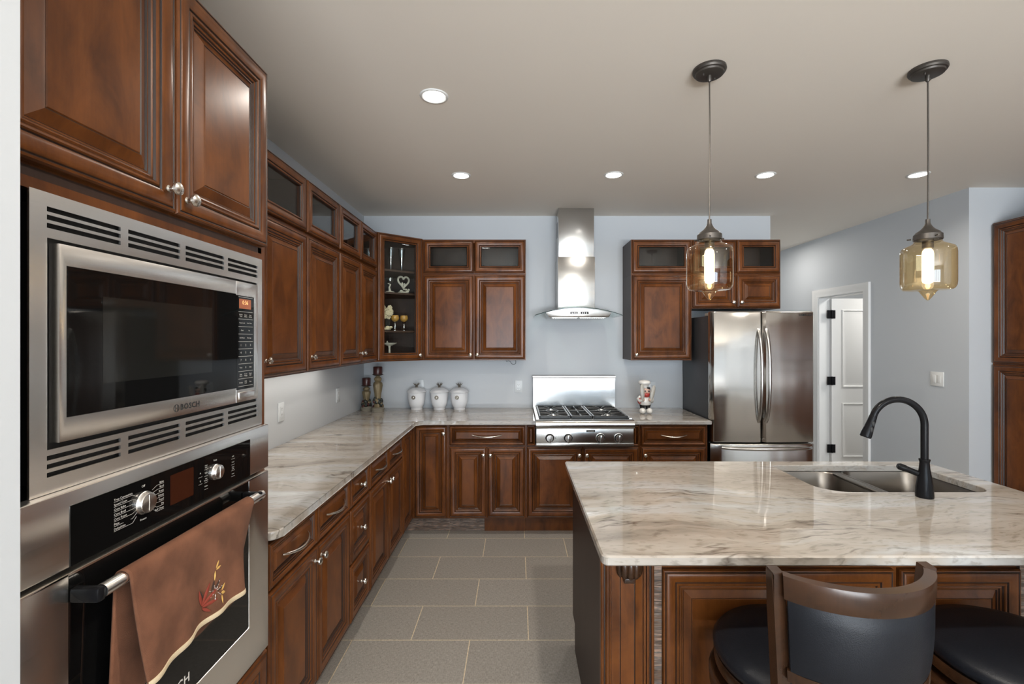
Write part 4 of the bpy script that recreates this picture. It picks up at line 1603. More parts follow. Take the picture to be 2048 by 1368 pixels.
# side ends and front and back skins leave the middle open for the sink bowls
side = [(0.0, 0.0), (ID - 0.085, 0.0), (ID - 0.085, 0.135), (ID, 0.135), (ID, CTB - 0.001), (0.0, CTB - 0.001)]
for x0, x1 in ((0.0, 0.02), (IW - 0.02, IW)):
    a = [bm.verts.new((x0, y, z)) for y, z in side]
    b_ = [bm.verts.new((x1, y, z)) for y, z in side]
    f = bm.faces.new(a); f.material_index = 1
    f = bm.faces.new(list(reversed(b_))); f.material_index = 1
    for i in range(6):
        f = bm.faces.new((a[i], a[(i + 1) % 6], b_[(i + 1) % 6], b_[i])); f.material_index = 1
box(bm, 0.02, IW - 0.02, 0.0, 0.018, 0.0, CTB - 0.001, 0)
box(bm, 0.02, IW - 0.02, ID - 0.02, ID, 0.135, CTB - 0.001, 0)
box(bm, 0.02, IW - 0.02, ID - 0.105, ID - 0.085, 0.0, 0.135, 0)
box(bm, 0.02, IW - 0.02, 0.018, ID - 0.02, 0.135, 0.153, 1)
mesh_obj('body', bm, ['cherry', 'carcass'], isl)


def pilaster(x0, w_):
    bm = B()
    # vertical moulding section (x, projection)
    sec = [(0.0, 0.0), (0.0, 0.020), (0.004, 0.023), (0.010, 0.023), (0.012, 0.019), (0.016, 0.019), (0.020, 0.024), (0.026, 0.024), (0.028, 0.018), (0.031, 0.018), (0.033, 0.021), (0.037, 0.021), (0.039, 0.016),
           (0.045, 0.016), (0.060, 0.021), (0.066, 0.022), (0.067, 0.017), (0.069, 0.017), (0.070, 0.021)]
    half = [(u, t) for u, t in sec]
    full = half + [(w_ - u, t) for u, t in reversed(half)]
    loops = [[(x0 + u, -t, z) for u, t in full] for z in (0.0, CTB - 0.002)]
    rings(bm, loops, 0, False)
    for lp in loops:
        bm.faces.new([bm.verts.new(p) for p in lp])
    bm.faces.ensure_lookup_table()
    for f in bm.faces:
        c_ = f.calc_center_median()
        u = c_.x - x0
        u = min(u, w_ - u)
        for q in (0.011, 0.014, 0.0275, 0.0385, 0.0665, 0.068):
            if abs(u - q) < 0.0006:
                f.material_index = 1
    p = mesh_obj('pilaster', bm, ['cherry', 'glaze'], isl, 20)
    b2 = B()
    xm = x0 + w_ / 2 + 0.004
    # carved acanthus corbel: a lobed bulb on a small foot, under a plain neck
    for q in range(5):
        an = -PI + PI * (q + 0.5) / 5
        cx_, cy_ = xm + 0.033 * math.cos(an), -0.022 + 0.030 * math.sin(an)
        ball(b2, (cx_, cy_, CTB - 0.108), 0.0150, 0, 1.0, 1.0, 2.5, 12)
    ball(b2, (xm, -0.024, CTB - 0.114), 0.028, 0, 1.0, 0.9, 1.25, 14)
    box(b2, xm - 0.020, xm + 0.020, -0.040, -0.0212, CTB - 0.164, CTB - 0.145, 0, 0.003)
    box(b2, xm - 0.044, xm + 0.044, -0.048, -0.0212, CTB - 0.078, CTB - 0.0015, 0, 0.004)
    o = mesh_obj('corbel', b2, 'stoolwood', p, 50); o['label'] = 'small carved dark corbel'
    return p


pilaster(0.0, 0.186)
pilaster(1.516, 0.183)
for x0, x1 in ((0.1865, 0.2145), (1.466, 1.4900)):
    bm = B(); box(bm, x0, x1, -0.012, -0.0002, 0, CTB - 0.002); o = mesh_obj('filler_strip', bm, 'rustic', isl); o['label'] = 'rough grey-brown grained filler strip'
for x0, x1 in ((0.217, 1.022), (1.043, 1.464)):
    bm = B(); front(bm, 0, x1 - x0, 0, 0.640, 0)
    o = mesh_obj('panel', bm, ['cherry', 'glaze'], isl, 25); o.location = (x0, -0.0005, 0.122)

# island stone with the sink cut-out
TX0, TX1, TY0, TY1 = 0.2535, 2.150, 1.375, 2.453
outer = rrect(TX0, TX1, TY0, TY1, (0.03, 0.03, 0.012, 0.022), 6)
SX0, SX1, SY0, SY1 = 1.305, 2.030, 1.957, 2.372
hole = rrect(SX0, SX1, SY0, SY1, (0.075, 0.06, 0.03, 0.115), 8)


def slab_with_hole(outer, hole, z0, z1, ease):
    bm = B()
    def lp(pts, z):
        return [bm.verts.new((x, y, z)) for x, y in pts]
    def inset(pts, d):
        n = len(pts)
        out = []
        for i in range(n):
            p0, p1, p2 = Vector(pts[i - 1]), Vector(pts[i]), Vector(pts[(i + 1) % n])
            t = (p2 - p0).normalized()
            out.append((p1.x - t.y * d, p1.y + t.x * d))
        return out
    oi = inset(outer, ease)
    hi = inset(hole, -ease * 0.5)
    for top in (0, 1):
        z = z1 if top else z0
        a, h = lp(oi, z), lp(hi, z)
        es = [bm.edges.new((a[i], a[(i + 1) % len(a)])) for i in range(len(a))] + [bm.edges.new((h[i], h[(i + 1) % len(h)])) for i in range(len(h))]
        bmesh.ops.triangle_fill(bm, edges=es, use_beauty=True)
        if top:
            at, ht = a, h
        else:
            ab_, hb_ = a, h
    o1, o0 = lp(outer, z1 - ease), lp(outer, z0 + ease)
    h1, h0 = lp(hole, z1 - ease * 0.5), lp(hole, z0 + ease * 0.5)
    for seq in ((ab_, o0, o1, at), (hb_, h0, h1, ht)):
        for q in range(3):
            n = len(seq[0])
            for i in range(n):
                j = (i + 1) % n
                bm.faces.new((seq[q][i], seq[q][j], seq[q + 1][j], seq[q + 1][i]))
    return bm


bm = slab_with_hole(outer, hole, CTB, ZT, 0.005)
o = mesh_obj('island_countertop', bm, 'granite', smooth=12)
o['label'] = 'large polished granite island top with undermount sink cut-out'; o['category'] = 'countertop'

# sink
sk = thing('sink', 'stainless double-bowl undermount sink set into the island top', 'sink', (1.667, 2.165, 0.70))
XD0, XD1 = 1.610, 1.642


def bowl(x0, x1, r):
    bm = B()
    loops = []
    for ins, z, rr in ((-0.007, 0.8872, 0.0), (0.0, 0.8872, 0.0), (0.004, 0.880, 0.0), (0.010, 0.760, 0.0), (0.020, 0.720, 0.0), (0.045, 0.706, 0.0), (0.09, 0.704, 0)):
        q = [max(0.012, a - 0.2 * ins) for a in r]
        pts = rrect(x0 + ins, x1 - ins, SY0 - 0.008 + ins, SY1 + 0.008 - ins, q, 8)
        loops.append([(x - 1.667, y - 2.165, z - 0.70) for x, y in pts])
    rings(bm, loops, 0, True, False, True)
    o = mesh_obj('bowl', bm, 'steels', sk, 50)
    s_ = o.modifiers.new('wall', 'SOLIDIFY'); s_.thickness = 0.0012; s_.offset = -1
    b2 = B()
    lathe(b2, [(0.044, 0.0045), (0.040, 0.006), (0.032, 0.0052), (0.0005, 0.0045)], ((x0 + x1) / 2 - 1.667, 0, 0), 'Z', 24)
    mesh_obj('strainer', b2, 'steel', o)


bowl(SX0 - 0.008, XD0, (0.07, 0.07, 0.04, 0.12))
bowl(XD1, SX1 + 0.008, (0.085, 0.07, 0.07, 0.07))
bm = B()
box(bm, XD0 - 0.012 - 1.667, XD1 + 0.012 - 1.667, SY0 - 2.165 + 0.002, SY1 - 2.165 - 0.002, 0.875 - 0.70, 0.8870 - 0.70, 0, 0.004)
mesh_obj('divider', bm, 'steels', sk)

# faucet
fc = thing('faucet', 'matte black gooseneck pull-down faucet standing on the island by the sink', 'faucet', (1.668, 1.893, ZT))
bm = B()
lathe(bm, [(0.0300, 0.0), (0.0308, 0.006), (0.0305, 0.014), (0.0295, 0.040), (0.0240, 0.080), (0.0185, 0.115), (0.0165, 0.140), (0.0172, 0.147), (0.0190, 0.151), (0.0190, 0.156), (0.0130, 0.158)], seg=32)
mesh_obj('base', bm, 'blackmetal', fc)
bm = B()
pts = [(0, 0, 0.156), (0, 0, 0.20), (0, 0, 0.25), (0, 0, 0.296)]
RA = 0.0960
sd = Vector((-0.985, 0.17, 0)).normalized()
for k in range(1, 22):
    a = PI * 0.91 * k / 21
    q = sd * (RA - RA * math.cos(a))
    pts.append((q.x, q.y, 0.296 + RA * 1.06 * math.sin(a)))
tube(bm, pts, 0.0130, 20)
mesh_obj('spout', bm, 'blackmetal', fc, 60)
pe, pd = Vector(pts[-1]), (Vector(pts[-1]) - Vector(pts[-2])).normalized()
bm = B()
hp = [pe + pd * t for t in (-0.004, 0.0, 0.012, 0.040, 0.075, 0.088, 0.092)]
tube(bm, hp, [0.0130, 0.0140, 0.0146, 0.0168, 0.0205, 0.0210, 0.0175], 22)
sh = mesh_obj('spray_head', bm, 'blackmetal', fc, 40)
bm = B()
nb = Vector((0, -1, 0))
for t, l_ in ((0.030, 0.010), (0.055, 0.014)):
    c_ = pe + pd * t + nb * (0.0160 if t < 0.04 else 0.0185)
    ball(bm, c_, 0.008, 0, 0.9, 0.45, 1.4, 10)
mesh_obj('spray_button', bm, 'rubber', sh)
bm = B()
tube(bm, [(-0.020, 0.010, 0.094), (-0.048, 0.020, 0.106), (-0.060, 0.024, 0.111)], [0.0120, 0.0120, 0.0125], 16)
tube(bm, [(-0.060, 0.024, 0.111), (-0.078, 0.031, 0.118), (-0.084, 0.033, 0.120)], [0.0140, 0.0136, 0.0090], 16)
mesh_obj('lever', bm, 'blackmetal', fc, 50)

# ------------------------------------------------------------------ pendants
def pendant(x, y, label, rz_):
    t = thing('pendant_lamp', label, 'pendant lamp', (x, y, CZ), rz_, 'amber glass pendants over the island')
    bm = B()
    lathe(bm, [(0.0685, 0.0), (0.0700, -0.010), (0.0660, -0.017), (0.0600, -0.019), (0.0585, -0.026), (0.0520, -0.029), (0.0001, -0.030)], seg=40, cap0=True, cap1=False)
    for a in (0.5, 3.6):
        lathe(bm, [(0.004, -0.029), (0.004, -0.037), (0.002, -0.039)], (0.035 * math.cos(a), 0.035 * math.sin(a), 0), 'Z', 8)
    lathe(bm, [(0.009, -0.029), (0.009, -0.050), (0.006, -0.056)], (0, 0, 0), 'Z', 14)
    mesh_obj('ceiling_rose', bm, 'bronze', t)
    zc = 1.992 - CZ     # rim of the cap
    bm = B()
    pts = [(0.0018 * math.sin(3.2 * k / 20), 0, -0.054 + (zc + 0.092 + 0.054) * k / 20) for k in range(21)]
    tube(bm, pts, 0.0032, 8)
    mesh_obj('cord', bm, 'bronze', t)
    bm = B()
    lathe(bm, [(0.0085, zc + 0.095), (0.009, zc + 0.078), (0.013, zc + 0.068), (0.019, zc + 0.058), (0.028, zc + 0.048), (0.042, zc + 0.038), (0.047, zc + 0.030), (0.0505, zc + 0.028), (0.0515, zc + 0.006), (0.050, zc + 0.004), (0.0490, zc + 0.006)], seg=36, cap1=False)
    for a in (-1.9, 0.2, 2.3):
        tube(bm, [(0.055 * math.cos(a), 0.055 * math.sin(a), zc + 0.014), (0.070 * math.cos(a), 0.070 * math.sin(a), zc + 0.014)], 0.0035, 8)
    mesh_obj('cap', bm, 'bronze', t)
    bm = B()
    z0 = zc
    lathe(bm, [(0.048, z0 + 0.004), (0.048, z0 - 0.004), (0.056, z0 - 0.012), (0.075, z0 - 0.021), (0.090, z0 - 0.030), (0.0940, z0 - 0.040), (0.0960, z0 - 0.055), (0.0960, z0 - 0.18), (0.0945, z0 - 0.196),
               (0.0890, z0 - 0.207), (0.082, z0 - 0.213), (0.060, z0 - 0.2145), (0.036, z0 - 0.2150), (0.030, z0 - 0.219), (0.022, z0 - 0.232), (0.012, z0 - 0.247), (0.005, z0 - 0.256), (0.0004, z0 - 0.258)], seg=48, cap0=False, cap1=False)
    o = mesh_obj('glass_shade', bm, 'amber', t, 60); o['label'] = 'amber tinted jar glass shade'
    bm = B()
    lathe(bm, [(0.020, z0 + 0.001), (0.020, z0 - 0.030), (0.014, z0 - 0.034)], seg=18)
    mesh_obj('socket', bm, 'bronze', t)
    bm = B()
    lathe(bm, [(0.012, z0 - 0.034), (0.018, z0 - 0.042), (0.0205, z0 - 0.056), (0.0205, z0 - 0.170), (0.017, z0 - 0.180), (0.008, z0 - 0.186)], seg=20)
    lathe(bm, [(0.008, z0 - 0.1861), (0.009, z0 - 0.196), (0.005, z0 - 0.206), (0.0004, z0 - 0.208)], seg=14, mat=1)  # added glowing tip for the warm glow refracted in the glass
    bl = mesh_obj('bulb', bm, ['bulb', 'tipglow'], t); bl['label'] = 'lit tubular filament bulb'
    return t


pendant(0.838, 2.014, 'left amber glass pendant lamp, hanging in front of the refrigerator cabinets', 0.0)
pendant(1.787, 2.012, 'right amber glass pendant lamp, hanging in front of the plain grey wall', 0.12)

# ------------------------------------------------------------------ outlets and switch
def outlet(loc, rz_, label):
    t = thing('wall_outlet', label, 'outlet', loc, rz_, 'white wall outlets')
    bm = B(); box(bm, -0.035, 0.035, -0.006, 0.0, -0.0575, 0.0575, 0, 0.002); p = mesh_obj('cover_plate', bm, 'outlet', t)
    bm = B()
    box(bm, -0.017, 0.017, -0.0085, -0.0062, -0.034, 0.034, 0, 0.001, 1)
    f = mesh_obj('socket_face', bm, 'outlet', t)
    bm = B()
    for zc in (-0.018, 0.018):
        for xx in (-0.006, 0.006):
            box(bm, xx - 0.0012, xx + 0.0012, -0.0089, -0.0086, zc - 0.001, zc + 0.007)
        lathe(bm, [(0.0025, 0), (0.0025, 0.0003)], (0, -0.0086, zc - 0.007), '-Y', 8)
    mesh_obj('slots', bm, 'printdk', f)
    return t


outlet((0.014, BY - 0.0005, 1.120), 0, 'wall outlet on the back wall just left of the rangetop backguard')
outlet((-0.922, BY - 0.0005, 1.128), 0, 'wall outlet partly hidden behind the first canister')
outlet((1.284, BY - 0.0005, 1.105), 0, 'wall outlet partly hidden behind the chef figurine')
outlet((WX + 0.0005, 2.847, 1.119), R90, 'larger-looking wall outlet on the left wall beside the oven tower')
outlet((WX + 0.0005, 3.751, 1.114), R90, 'small wall outlet on the left wall close to the candle holders')
sw = thing('light_switch', 'white double rocker light switch on the grey right wall', 'light switch', (RX - 0.0005, 3.848, 1.2376), -R90)
bm = B(); box(bm, -0.060, 0.060, -0.006, 0.0, -0.059, 0.059, 0, 0.002); mesh_obj('cover_plate', bm, 'whitepl', sw)
for xx in (-0.023, 0.023):
    bm = B(); box(bm, xx - 0.0165, xx + 0.0165, -0.0095, -0.0062, -0.033, 0.033, 0, 0.0015); mesh_obj('rocker', bm, 'whitepl', sw)

# ------------------------------------------------------------------ canisters
def canister(x, y, label, seed):
    t = thing('canister', label, 'canister', (x, y, ZT), 0, 'white lidded canisters')
    bm = B()
    lathe(bm, [(0.053, 0.0), (0.055, 0.004), (0.053, 0.012), (0.054, 0.018), (0.064, 0.034), (0.072, 0.055), (0.0775, 0.085), (0.0805, 0.120), (0.0825, 0.152), (0.0840, 0.158)], seg=40)
    body = mesh_obj('jar', bm, 'ceramic', t, 50)
    bm = B()
    lathe(bm, [(0.0845, 0.1585), (0.0895, 0.161), (0.0905, 0.165), (0.0860, 0.170), (0.0760, 0.181), (0.0580, 0.193), (0.0380, 0.2010), (0.0180, 0.205), (0.0001, 0.206)], seg=40)
    ld_ = mesh_obj('lid', bm, 'ceramic', t, 50)
    bm = B()
    rnd = random.Random(seed)
    lathe(bm, [(0.014, 0.2045), (0.012, 0.212), (0.007, 0.218), (0.0005, 0.220)], seg=12)
    for k in range(6):
        a = 2 * PI * k / 6 + rnd.random() * 0.5
        l_ = 0.026 + 0.008 * rnd.random()
        ez = 0.022 + 0.014 * rnd.random()
        p0 = Vector((0, 0, 0.212))
        p2 = Vector((l_ * math.cos(a), l_ * math.sin(a) * 0.7, 0.214 + ez))
        tube(bm, [p0, p0.lerp(p2, 0.5) + Vector((0, 0, 0.001)), p2], [0.0028, 0.0045, 0.0015], 6)
    mesh_obj('finial', bm, 'pewter', ld_)
    bm = B()
    yb_ = -0.0795
    lathe(bm, [(0.0180, -0.006), (0.0185, 0.0035), (0.0160, 0.0045), (0.0140, 0.0028), (0.0001, 0.0026)], (-0.012, yb_, 0.118), '-Y', 24)
    ball(bm, (-0.011, yb_ - 0.0035, 0.120), 0.006, 1, 1.0, 0.6, 1.2, 10)
    ball(bm, (-0.014, yb_ - 0.0035, 0.114), 0.006, 1, 1.2, 0.5, 0.7, 10)
    o = mesh_obj('medallion', bm, ['pewter', 'silver'], body); o['label'] = 'round pewter medallion'


canister(-0.932, 4.295, 'first white lidded ceramic canister, nearest the candle holders', 1)
canister(-0.721, 4.295, 'middle white lidded ceramic canister of the three', 2)
canister(-0.535, 4.295, 'last white lidded ceramic canister, nearest the rangetop', 3)

# ------------------------------------------------------------------ candle holders
def candle_holder(x, y, h, label, s):
    t = thing('candle_holder', label, 'candle holder', (x, y, ZT), 0, 'ornate candle holders in the corner')
    bm = B()
    r = 0.056 * s
    lathe(bm, [(r, 0.0), (r * 1.02, 0.006), (r * 0.96, 0.012), (r * 1.02, 0.018), (r * 1.0, 0.030), (r * 0.85, 0.036), (r * 0.5, 0.040)], seg=30)
    mesh_obj('base', bm, 'stone', t)
    hs = h - 0.075
    bm = B()
    f0 = 0.030
    prof_ = [(r * 0.55, f0), (r * 0.60, hs * 0.22), (r * 0.46, hs * 0.36), (r * 0.50, hs * 0.46), (r * 0.62, hs * 0.60), (r * 0.72, hs * 0.72), (r * 0.66, hs * 0.79), (r * 0.40, hs * 0.825), (r * 0.56, hs * 0.865), (r * 0.60, hs * 0.90), (r * 0.45, hs * 0.945), (r * 0.30, hs * 0.96), (r * 0.32, hs * 0.985)]
    loops = []
    for k, (rr, z) in enumerate(prof_):
        loops.append([((rr * (1 + 0.07 * math.sin(6 * a + z * 30))) * math.cos(a), (rr * (1 + 0.07 * math.sin(6 * a + z * 30))) * math.sin(a), z) for a in [2 * PI * i / 36 for i in range(36)]])
    rings(bm, loops, 0, True, True, True)
    mesh_obj('stem', bm, 'antique', t, 60)
    bm = B()
    rnd = random.Random(int(h * 1000))
    for k in range(30):
        a = 2 * PI * (k * 0.382 + 0.1 * rnd.random())
        tt_ = rnd.random()
        z = 0.040 + tt_ * hs * 0.24
        q = r * (0.74 - 0.24 * tt_)
        ball(bm, (q * math.cos(a), q * math.sin(a), z), 0.0150 * s, rnd.choice([0, 0, 0, 0, 1, 2]), 1.0, 1.0, 0.9 + rnd.random() * 0.5, 8)
    o = mesh_obj('carved_flowers', bm, ['leafdk', 'rosered', 'antique'], t, 60); o['label'] = 'dark carved leaves and red roses'
    bm = B()
    lathe(bm, [(r * 0.30, hs * 0.98), (r * 0.62, hs - 0.002), (r * 0.86, hs + 0.004), (r * 0.88, hs + 0.007), (r * 0.70, hs + 0.007), (0.0005, hs + 0.006)], seg=30)
    mesh_obj('drip_dish', bm, 'bronze', t)
    bm = B()
    lathe(bm, [(r * 0.70, hs + 0.0075), (r * 0.72, hs + 0.012), (r * 0.72, h - 0.004), (r * 0.68, h), (r * 0.58, h - 0.003), (0.0005, h - 0.005)], seg=30)
    o = mesh_obj('candle', bm, 'candle', t); o['label'] = 'dark red pillar candle'


candle_holder(-1.253, 4.165, 0.402, 'taller ornate candle holder with a dark red candle', 1.0)
candle_holder(-1.378, 4.235, 0.296, 'shorter ornate candle holder with a dark red candle', 0.92)

# ------------------------------------------------------------------ chef figurine
ch = thing('chef_figurine', 'ceramic chef figurine in white hat standing on the short counter', 'figurine', (1.120, 4.045, ZT))
bm = B()
for sx_ in (-1, 1):
    ball(bm, (0.030 * sx_ + 0.002, -0.020, 0.0262), 0.027, 0, 1.0, 1.25, 0.97, 16)
mesh_obj('shoe', bm, 'white', ch, 60)
bm = B()
for sx_ in (-1, 1):
    lathe(bm, [(0.018, 0.040), (0.021, 0.055), (0.026, 0.080), (0.030, 0.092)], (0.024 * sx_, 0.0, 0), 'Z', 16)
ball(bm, (0, 0, 0.086), 0.040, 0, 1.15, 0.9, 0.5)
mesh_obj('trousers', bm, 'blackp', ch, 60)
bm = B()
lathe(bm, [(0.044, 0.076), (0.052, 0.084), (0.054, 0.105), (0.050, 0.130), (0.040, 0.152), (0.026, 0.164), (0.012, 0.168)], seg=24, sx=1.0, sy=0.85)
mesh_obj('jacket', bm, 'white', ch, 60)
bm = B()
for sx_ in (-1, 1):
    tube(bm, [(0.040 * sx_, 0, 0.148), (0.058 * sx_, -0.006, 0.126), (0.052 * sx_, -0.030, 0.112), (0.034 * sx_, -0.046, 0.122)], [0.017, 0.018, 0.015, 0.012], 12)
mesh_obj('arm', bm, 'white', ch, 60)
bm = B()
for sx_ in (-1, 1):
    ball(bm, (0.030 * sx_, -0.048, 0.126), 0.013, 0, 1.1, 1.0, 1.1, 12)
mesh_obj('hand', bm, 'skin', ch, 60)
bm = B(); ball(bm, (-0.052, -0.016, 0.112), 0.020, 0, 0.9, 1.0, 1.3, 14); mesh_obj('sleeve_patch', bm, 'red', ch, 60)
bm = B(); ball(bm, (0.004, -0.008, 0.196), 0.040, 0, 0.98, 0.95, 1.05, 20); ball(bm, (0.004, -0.048, 0.190), 0.0075, 0, 1, 1, 1, 8); mesh_obj('head', bm, 'skin', ch, 60)
bm = B(); ball(bm, (0.004, 0.000, 0.206), 0.0415, 0, 1.02, 0.92, 0.92, 18); ball(bm, (0.020, -0.034, 0.226), 0.012, 0, 1.3, 0.6, 0.8, 10); mesh_obj('hair', bm, 'blackp', ch, 60)
bm = B()
for sx_ in (-1, 1):
    ball(bm, (0.004 + 0.015 * sx_, -0.0425, 0.200), 0.0085, 0, 1.15, 0.5, 0.9, 12)
    ball(bm, (0.003 + 0.015 * sx_, -0.0465, 0.201), 0.0026, 1, 1, 0.5, 1, 8)
mesh_obj('eyes', bm, ['blackp', 'white'], ch, 60)
bm = B()
lathe(bm, [(0.022, 0.184), (0.032, 0.178), (0.033, 0.166), (0.028, 0.150), (0.012, 0.141), (0.001, 0.139)], (0.004, -0.018, 0), 'Z', 20, sy=0.95)
mesh_obj('neckerchief', bm, 'red', ch, 60)
bm = B()
lathe(bm, [(0.033, 0.224), (0.034, 0.246), (0.040, 0.254), (0.052, 0.262), (0.054, 0.274), (0.046, 0.286), (0.028, 0.292), (0.001, 0.294)], (-0.006, -0.004, 0), 'Z', 26)
mesh_obj('hat', bm, 'white', ch, 60)
for sx_, tl in ((-1, 0.262), (1, 0.252)):
    bm = B()
    pts_, rr_ = [], []
    for k in range(9):
        q = k / 8
        pts_.append((0.034 * sx_ + (0.006 if sx_ < 0 else 0.034) * sx_ * q, -0.058 + 0.012 * q, 0.116 + (tl - 0.116) * q))
        rr_.append((0.006 + 0.013 * math.sin(PI * min(1.0, max(0.0, q * 0.95 - 0.02))) ** 0.8) if q < 0.99 else 0.003)
    tube(bm, pts_, rr_, 12, 0, 0.4)
    mesh_obj('serving_spoon', bm, 'greyb', ch, 60)

# ------------------------------------------------------------------ ornaments inside the corner display cabinet
def in_corner(lx, ly, z):
    v = Matrix.Rotation(ang, 4, 'Z') @ Vector((lx, ly, 0))
    return (P0[0] + v.x, P0[1] + v.y, ZU0 + z)


for k, lx in enumerate((0.198, 0.300)):
    t = thing('champagne_flute', ('left' if k == 0 else 'right') + ' clear champagne flute on the top shelf of the corner cabinet', 'glass', in_corner(lx, 0.13, SHELF[2]), 0, 'flutes in the corner cabinet')
    bm = B(); lathe(bm, [(0.026, 0.0), (0.027, 0.003), (0.006, 0.008), (0.004, 0.02)], seg=20); mesh_obj('foot', bm, 'crystal', t)
    bm = B(); lathe(bm, [(0.005, 0.02), (0.009, 0.05), (0.020, 0.11), (0.028, 0.16), (0.031, 0.205), (0.030, 0.205), (0.027, 0.16), (0.018, 0.11), (0.007, 0.055), (0.001, 0.05)], seg=24, cap1=False); mesh_obj('bowl', bm, 'crystal', t, 60)
t = thing('heart_ornament', 'white heart-shaped ornament on a flowered base on the second shelf', 'ornament', in_corner(0.312, 0.12, SHELF[1]), ang)
bm = B()
pts = []
for k in range(41):
    a = 2 * PI * k / 40
    pts.append((0.0040 * 16 * math.sin(a) ** 3 * 0.82, 0.0, 0.108 + 0.0036 * (13 * math.cos(a) - 5 * math.cos(2 * a) - 2 * math.cos(3 * a) - math.cos(4 * a))))
tube(bm, pts, 0.0085, 10)
mesh_obj('heart', bm, 'ivory', t, 60)
bm = B()
rnd = random.Random(4)
ball(bm, (0, 0, 0.012), 0.045, 0, 1.15, 0.7, 0.26)
for k in range(14):
    ball(bm, ((rnd.random() - 0.5) * 0.09, -0.012 - rnd.random() * 0.016, 0.012 + rnd.random() * 0.030), 0.010, 0, 1, 1, 0.9, 8)
ball(bm, (-0.012, 0, 0.082), 0.011, 0, 1, 1, 1.9, 10); ball(bm, (0.010, 0, 0.078), 0.010, 0, 1, 1, 1.9, 10)
mesh_obj('flowered_base', bm, 'ivory', t, 60)
t = thing('stemmed_ornament', 'clear glass ornament with white figure on the second shelf', 'ornament', in_corner(0.190, 0.13, SHELF[1]), ang)
bm = B(); ball(bm, (0, 0, 0.010), 0.034, 0, 1.2, 0.8, 0.28); tube(bm, [(0.0, 0, 0.015), (-0.008, 0, 0.05), (0.004, 0, 0.075), (-0.02, 0, 0.085)], [0.012, 0.008, 0.007, 0.004], 8); mesh_obj('figure', bm, 'ivory', t, 60)
bm = B(); lathe(bm, [(0.006, 0.07), (0.024, 0.085), (0.036, 0.110), (0.030, 0.140), (0.028, 0.140), (0.033, 0.11), (0.02, 0.09), (0.001, 0.085)], (0.010, 0.02, 0), 'Z', 20, cap1=False); mesh_obj('glass_bowl', bm, 'crystal', t, 60)
for k, lx in enumerate((0.236, 0.322)):
    t = thing('votive_goblet', ('left silver goblet with gold votive, half behind flowers on the third shelf' if k == 0 else 'right silver goblet with gold glass votive on the third shelf'), 'goblet', in_corner(lx, 0.13, SHELF[0]), 0, 'goblets in the corner cabinet')
    bm = B(); lathe(bm, [(0.024, 0.0), (0.024, 0.004), (0.010, 0.010), (0.007, 0.03), (0.013, 0.045), (0.007, 0.055), (0.012, 0.072), (0.020, 0.078)], seg=20); mesh_obj('stem', bm, 'silver', t, 60)
    bm = B(); lathe(bm, [(0.012, 0.0785), (0.030, 0.092), (0.036, 0.112), (0.031, 0.135), (0.029, 0.135), (0.033, 0.112), (0.02, 0.095), (0.001, 0.09)], seg=22, cap1=False); mesh_obj('votive_cup', bm, 'goldglass', t, 60)
t = thing('silk_flowers', 'bunch of cream silk flowers on the third shelf of the corner cabinet', 'flowers', in_corner(0.150, 0.115, SHELF[0]), ang)
bm = B(); rnd = random.Random(9)
for k in range(16):
    c_ = Vector(((rnd.random() - 0.5) * 0.075, (rnd.random() - 0.5) * 0.05, 0.11 + rnd.random() * 0.10))
    for q in range(5):
        a = 2 * PI * q / 5
        ball(bm, c_ + Vector((0.012 * math.cos(a), -0.004, 0.012 * math.sin(a))), 0.0105, 0, 1.0, 0.45, 1.0, 8)
for k in range(8):
    c_ = Vector(((rnd.random() - 0.5) * 0.07, (rnd.random() - 0.5) * 0.04, 0.012 + rnd.random() * 0.03))
    ball(bm, c_, 0.012, 0, 1.4, 0.5, 0.9, 8)
mesh_obj('blossoms', bm, 'petal', t, 60)
bm = B()
for k in range(7):
    tube(bm, [((k - 3) * 0.006, 0.0, 0.002), ((k - 3) * 0.010, 0.004, 0.06), ((k - 3) * 0.012, 0, 0.13)], 0.002, 6)
mesh_obj('stems', bm, 'leafdk', t, 60)
t = thing('white_dish', 'white footed dish on the lowest level of the corner cabinet', 'dish', in_corner(0.180, 0.12, 0.0165), ang)
bm = B(); lathe(bm, [(0.012, 0.110), (0.024, 0.114), (0.060, 0.130), (0.068, 0.138), (0.064, 0.138), (0.050, 0.130), (0.001, 0.124)], seg=26, sy=0.6, cap1=False); lathe(bm, [(0.034, 0.0), (0.030, 0.008), (0.010, 0.020), (0.008, 0.090), (0.012, 0.111)], seg=18); mesh_obj('bowl', bm, 'ivory', t, 60)
bm = B(); ball(bm, (-0.02, 0, 0.138), 0.010, 0, 1, 1, 1, 8); ball(bm, (-0.02, 0, 0.150), 0.006, 0, 1, 1, 1, 8); mesh_obj('bird_figure', bm, 'ivory', t, 60)

# loose wire under the back wall cabinet
bm = B()
c_ = Vector((-0.055, 4.16, ZU0 - 0.002))
tube(bm, [c_ + Vector(p) for p in ((-0.045, 0, 0.0), (-0.040, 0, -0.012), (-0.020, -0.002, -0.006), (-0.005, 0, -0.014), (0.006, 0, -0.032), (0.024, 0, -0.040), (0.042, 0, -0.032), (0.046, 0, -0.016), (0.042, 0, 0.0))], 0.0022, 7)
o = mesh_obj('loose_wire', bm, 'rubber', smooth=60)
o['label'] = 'short loop of loose dark wire hanging under the back wall cabinet'; o['category'] = 'wire'

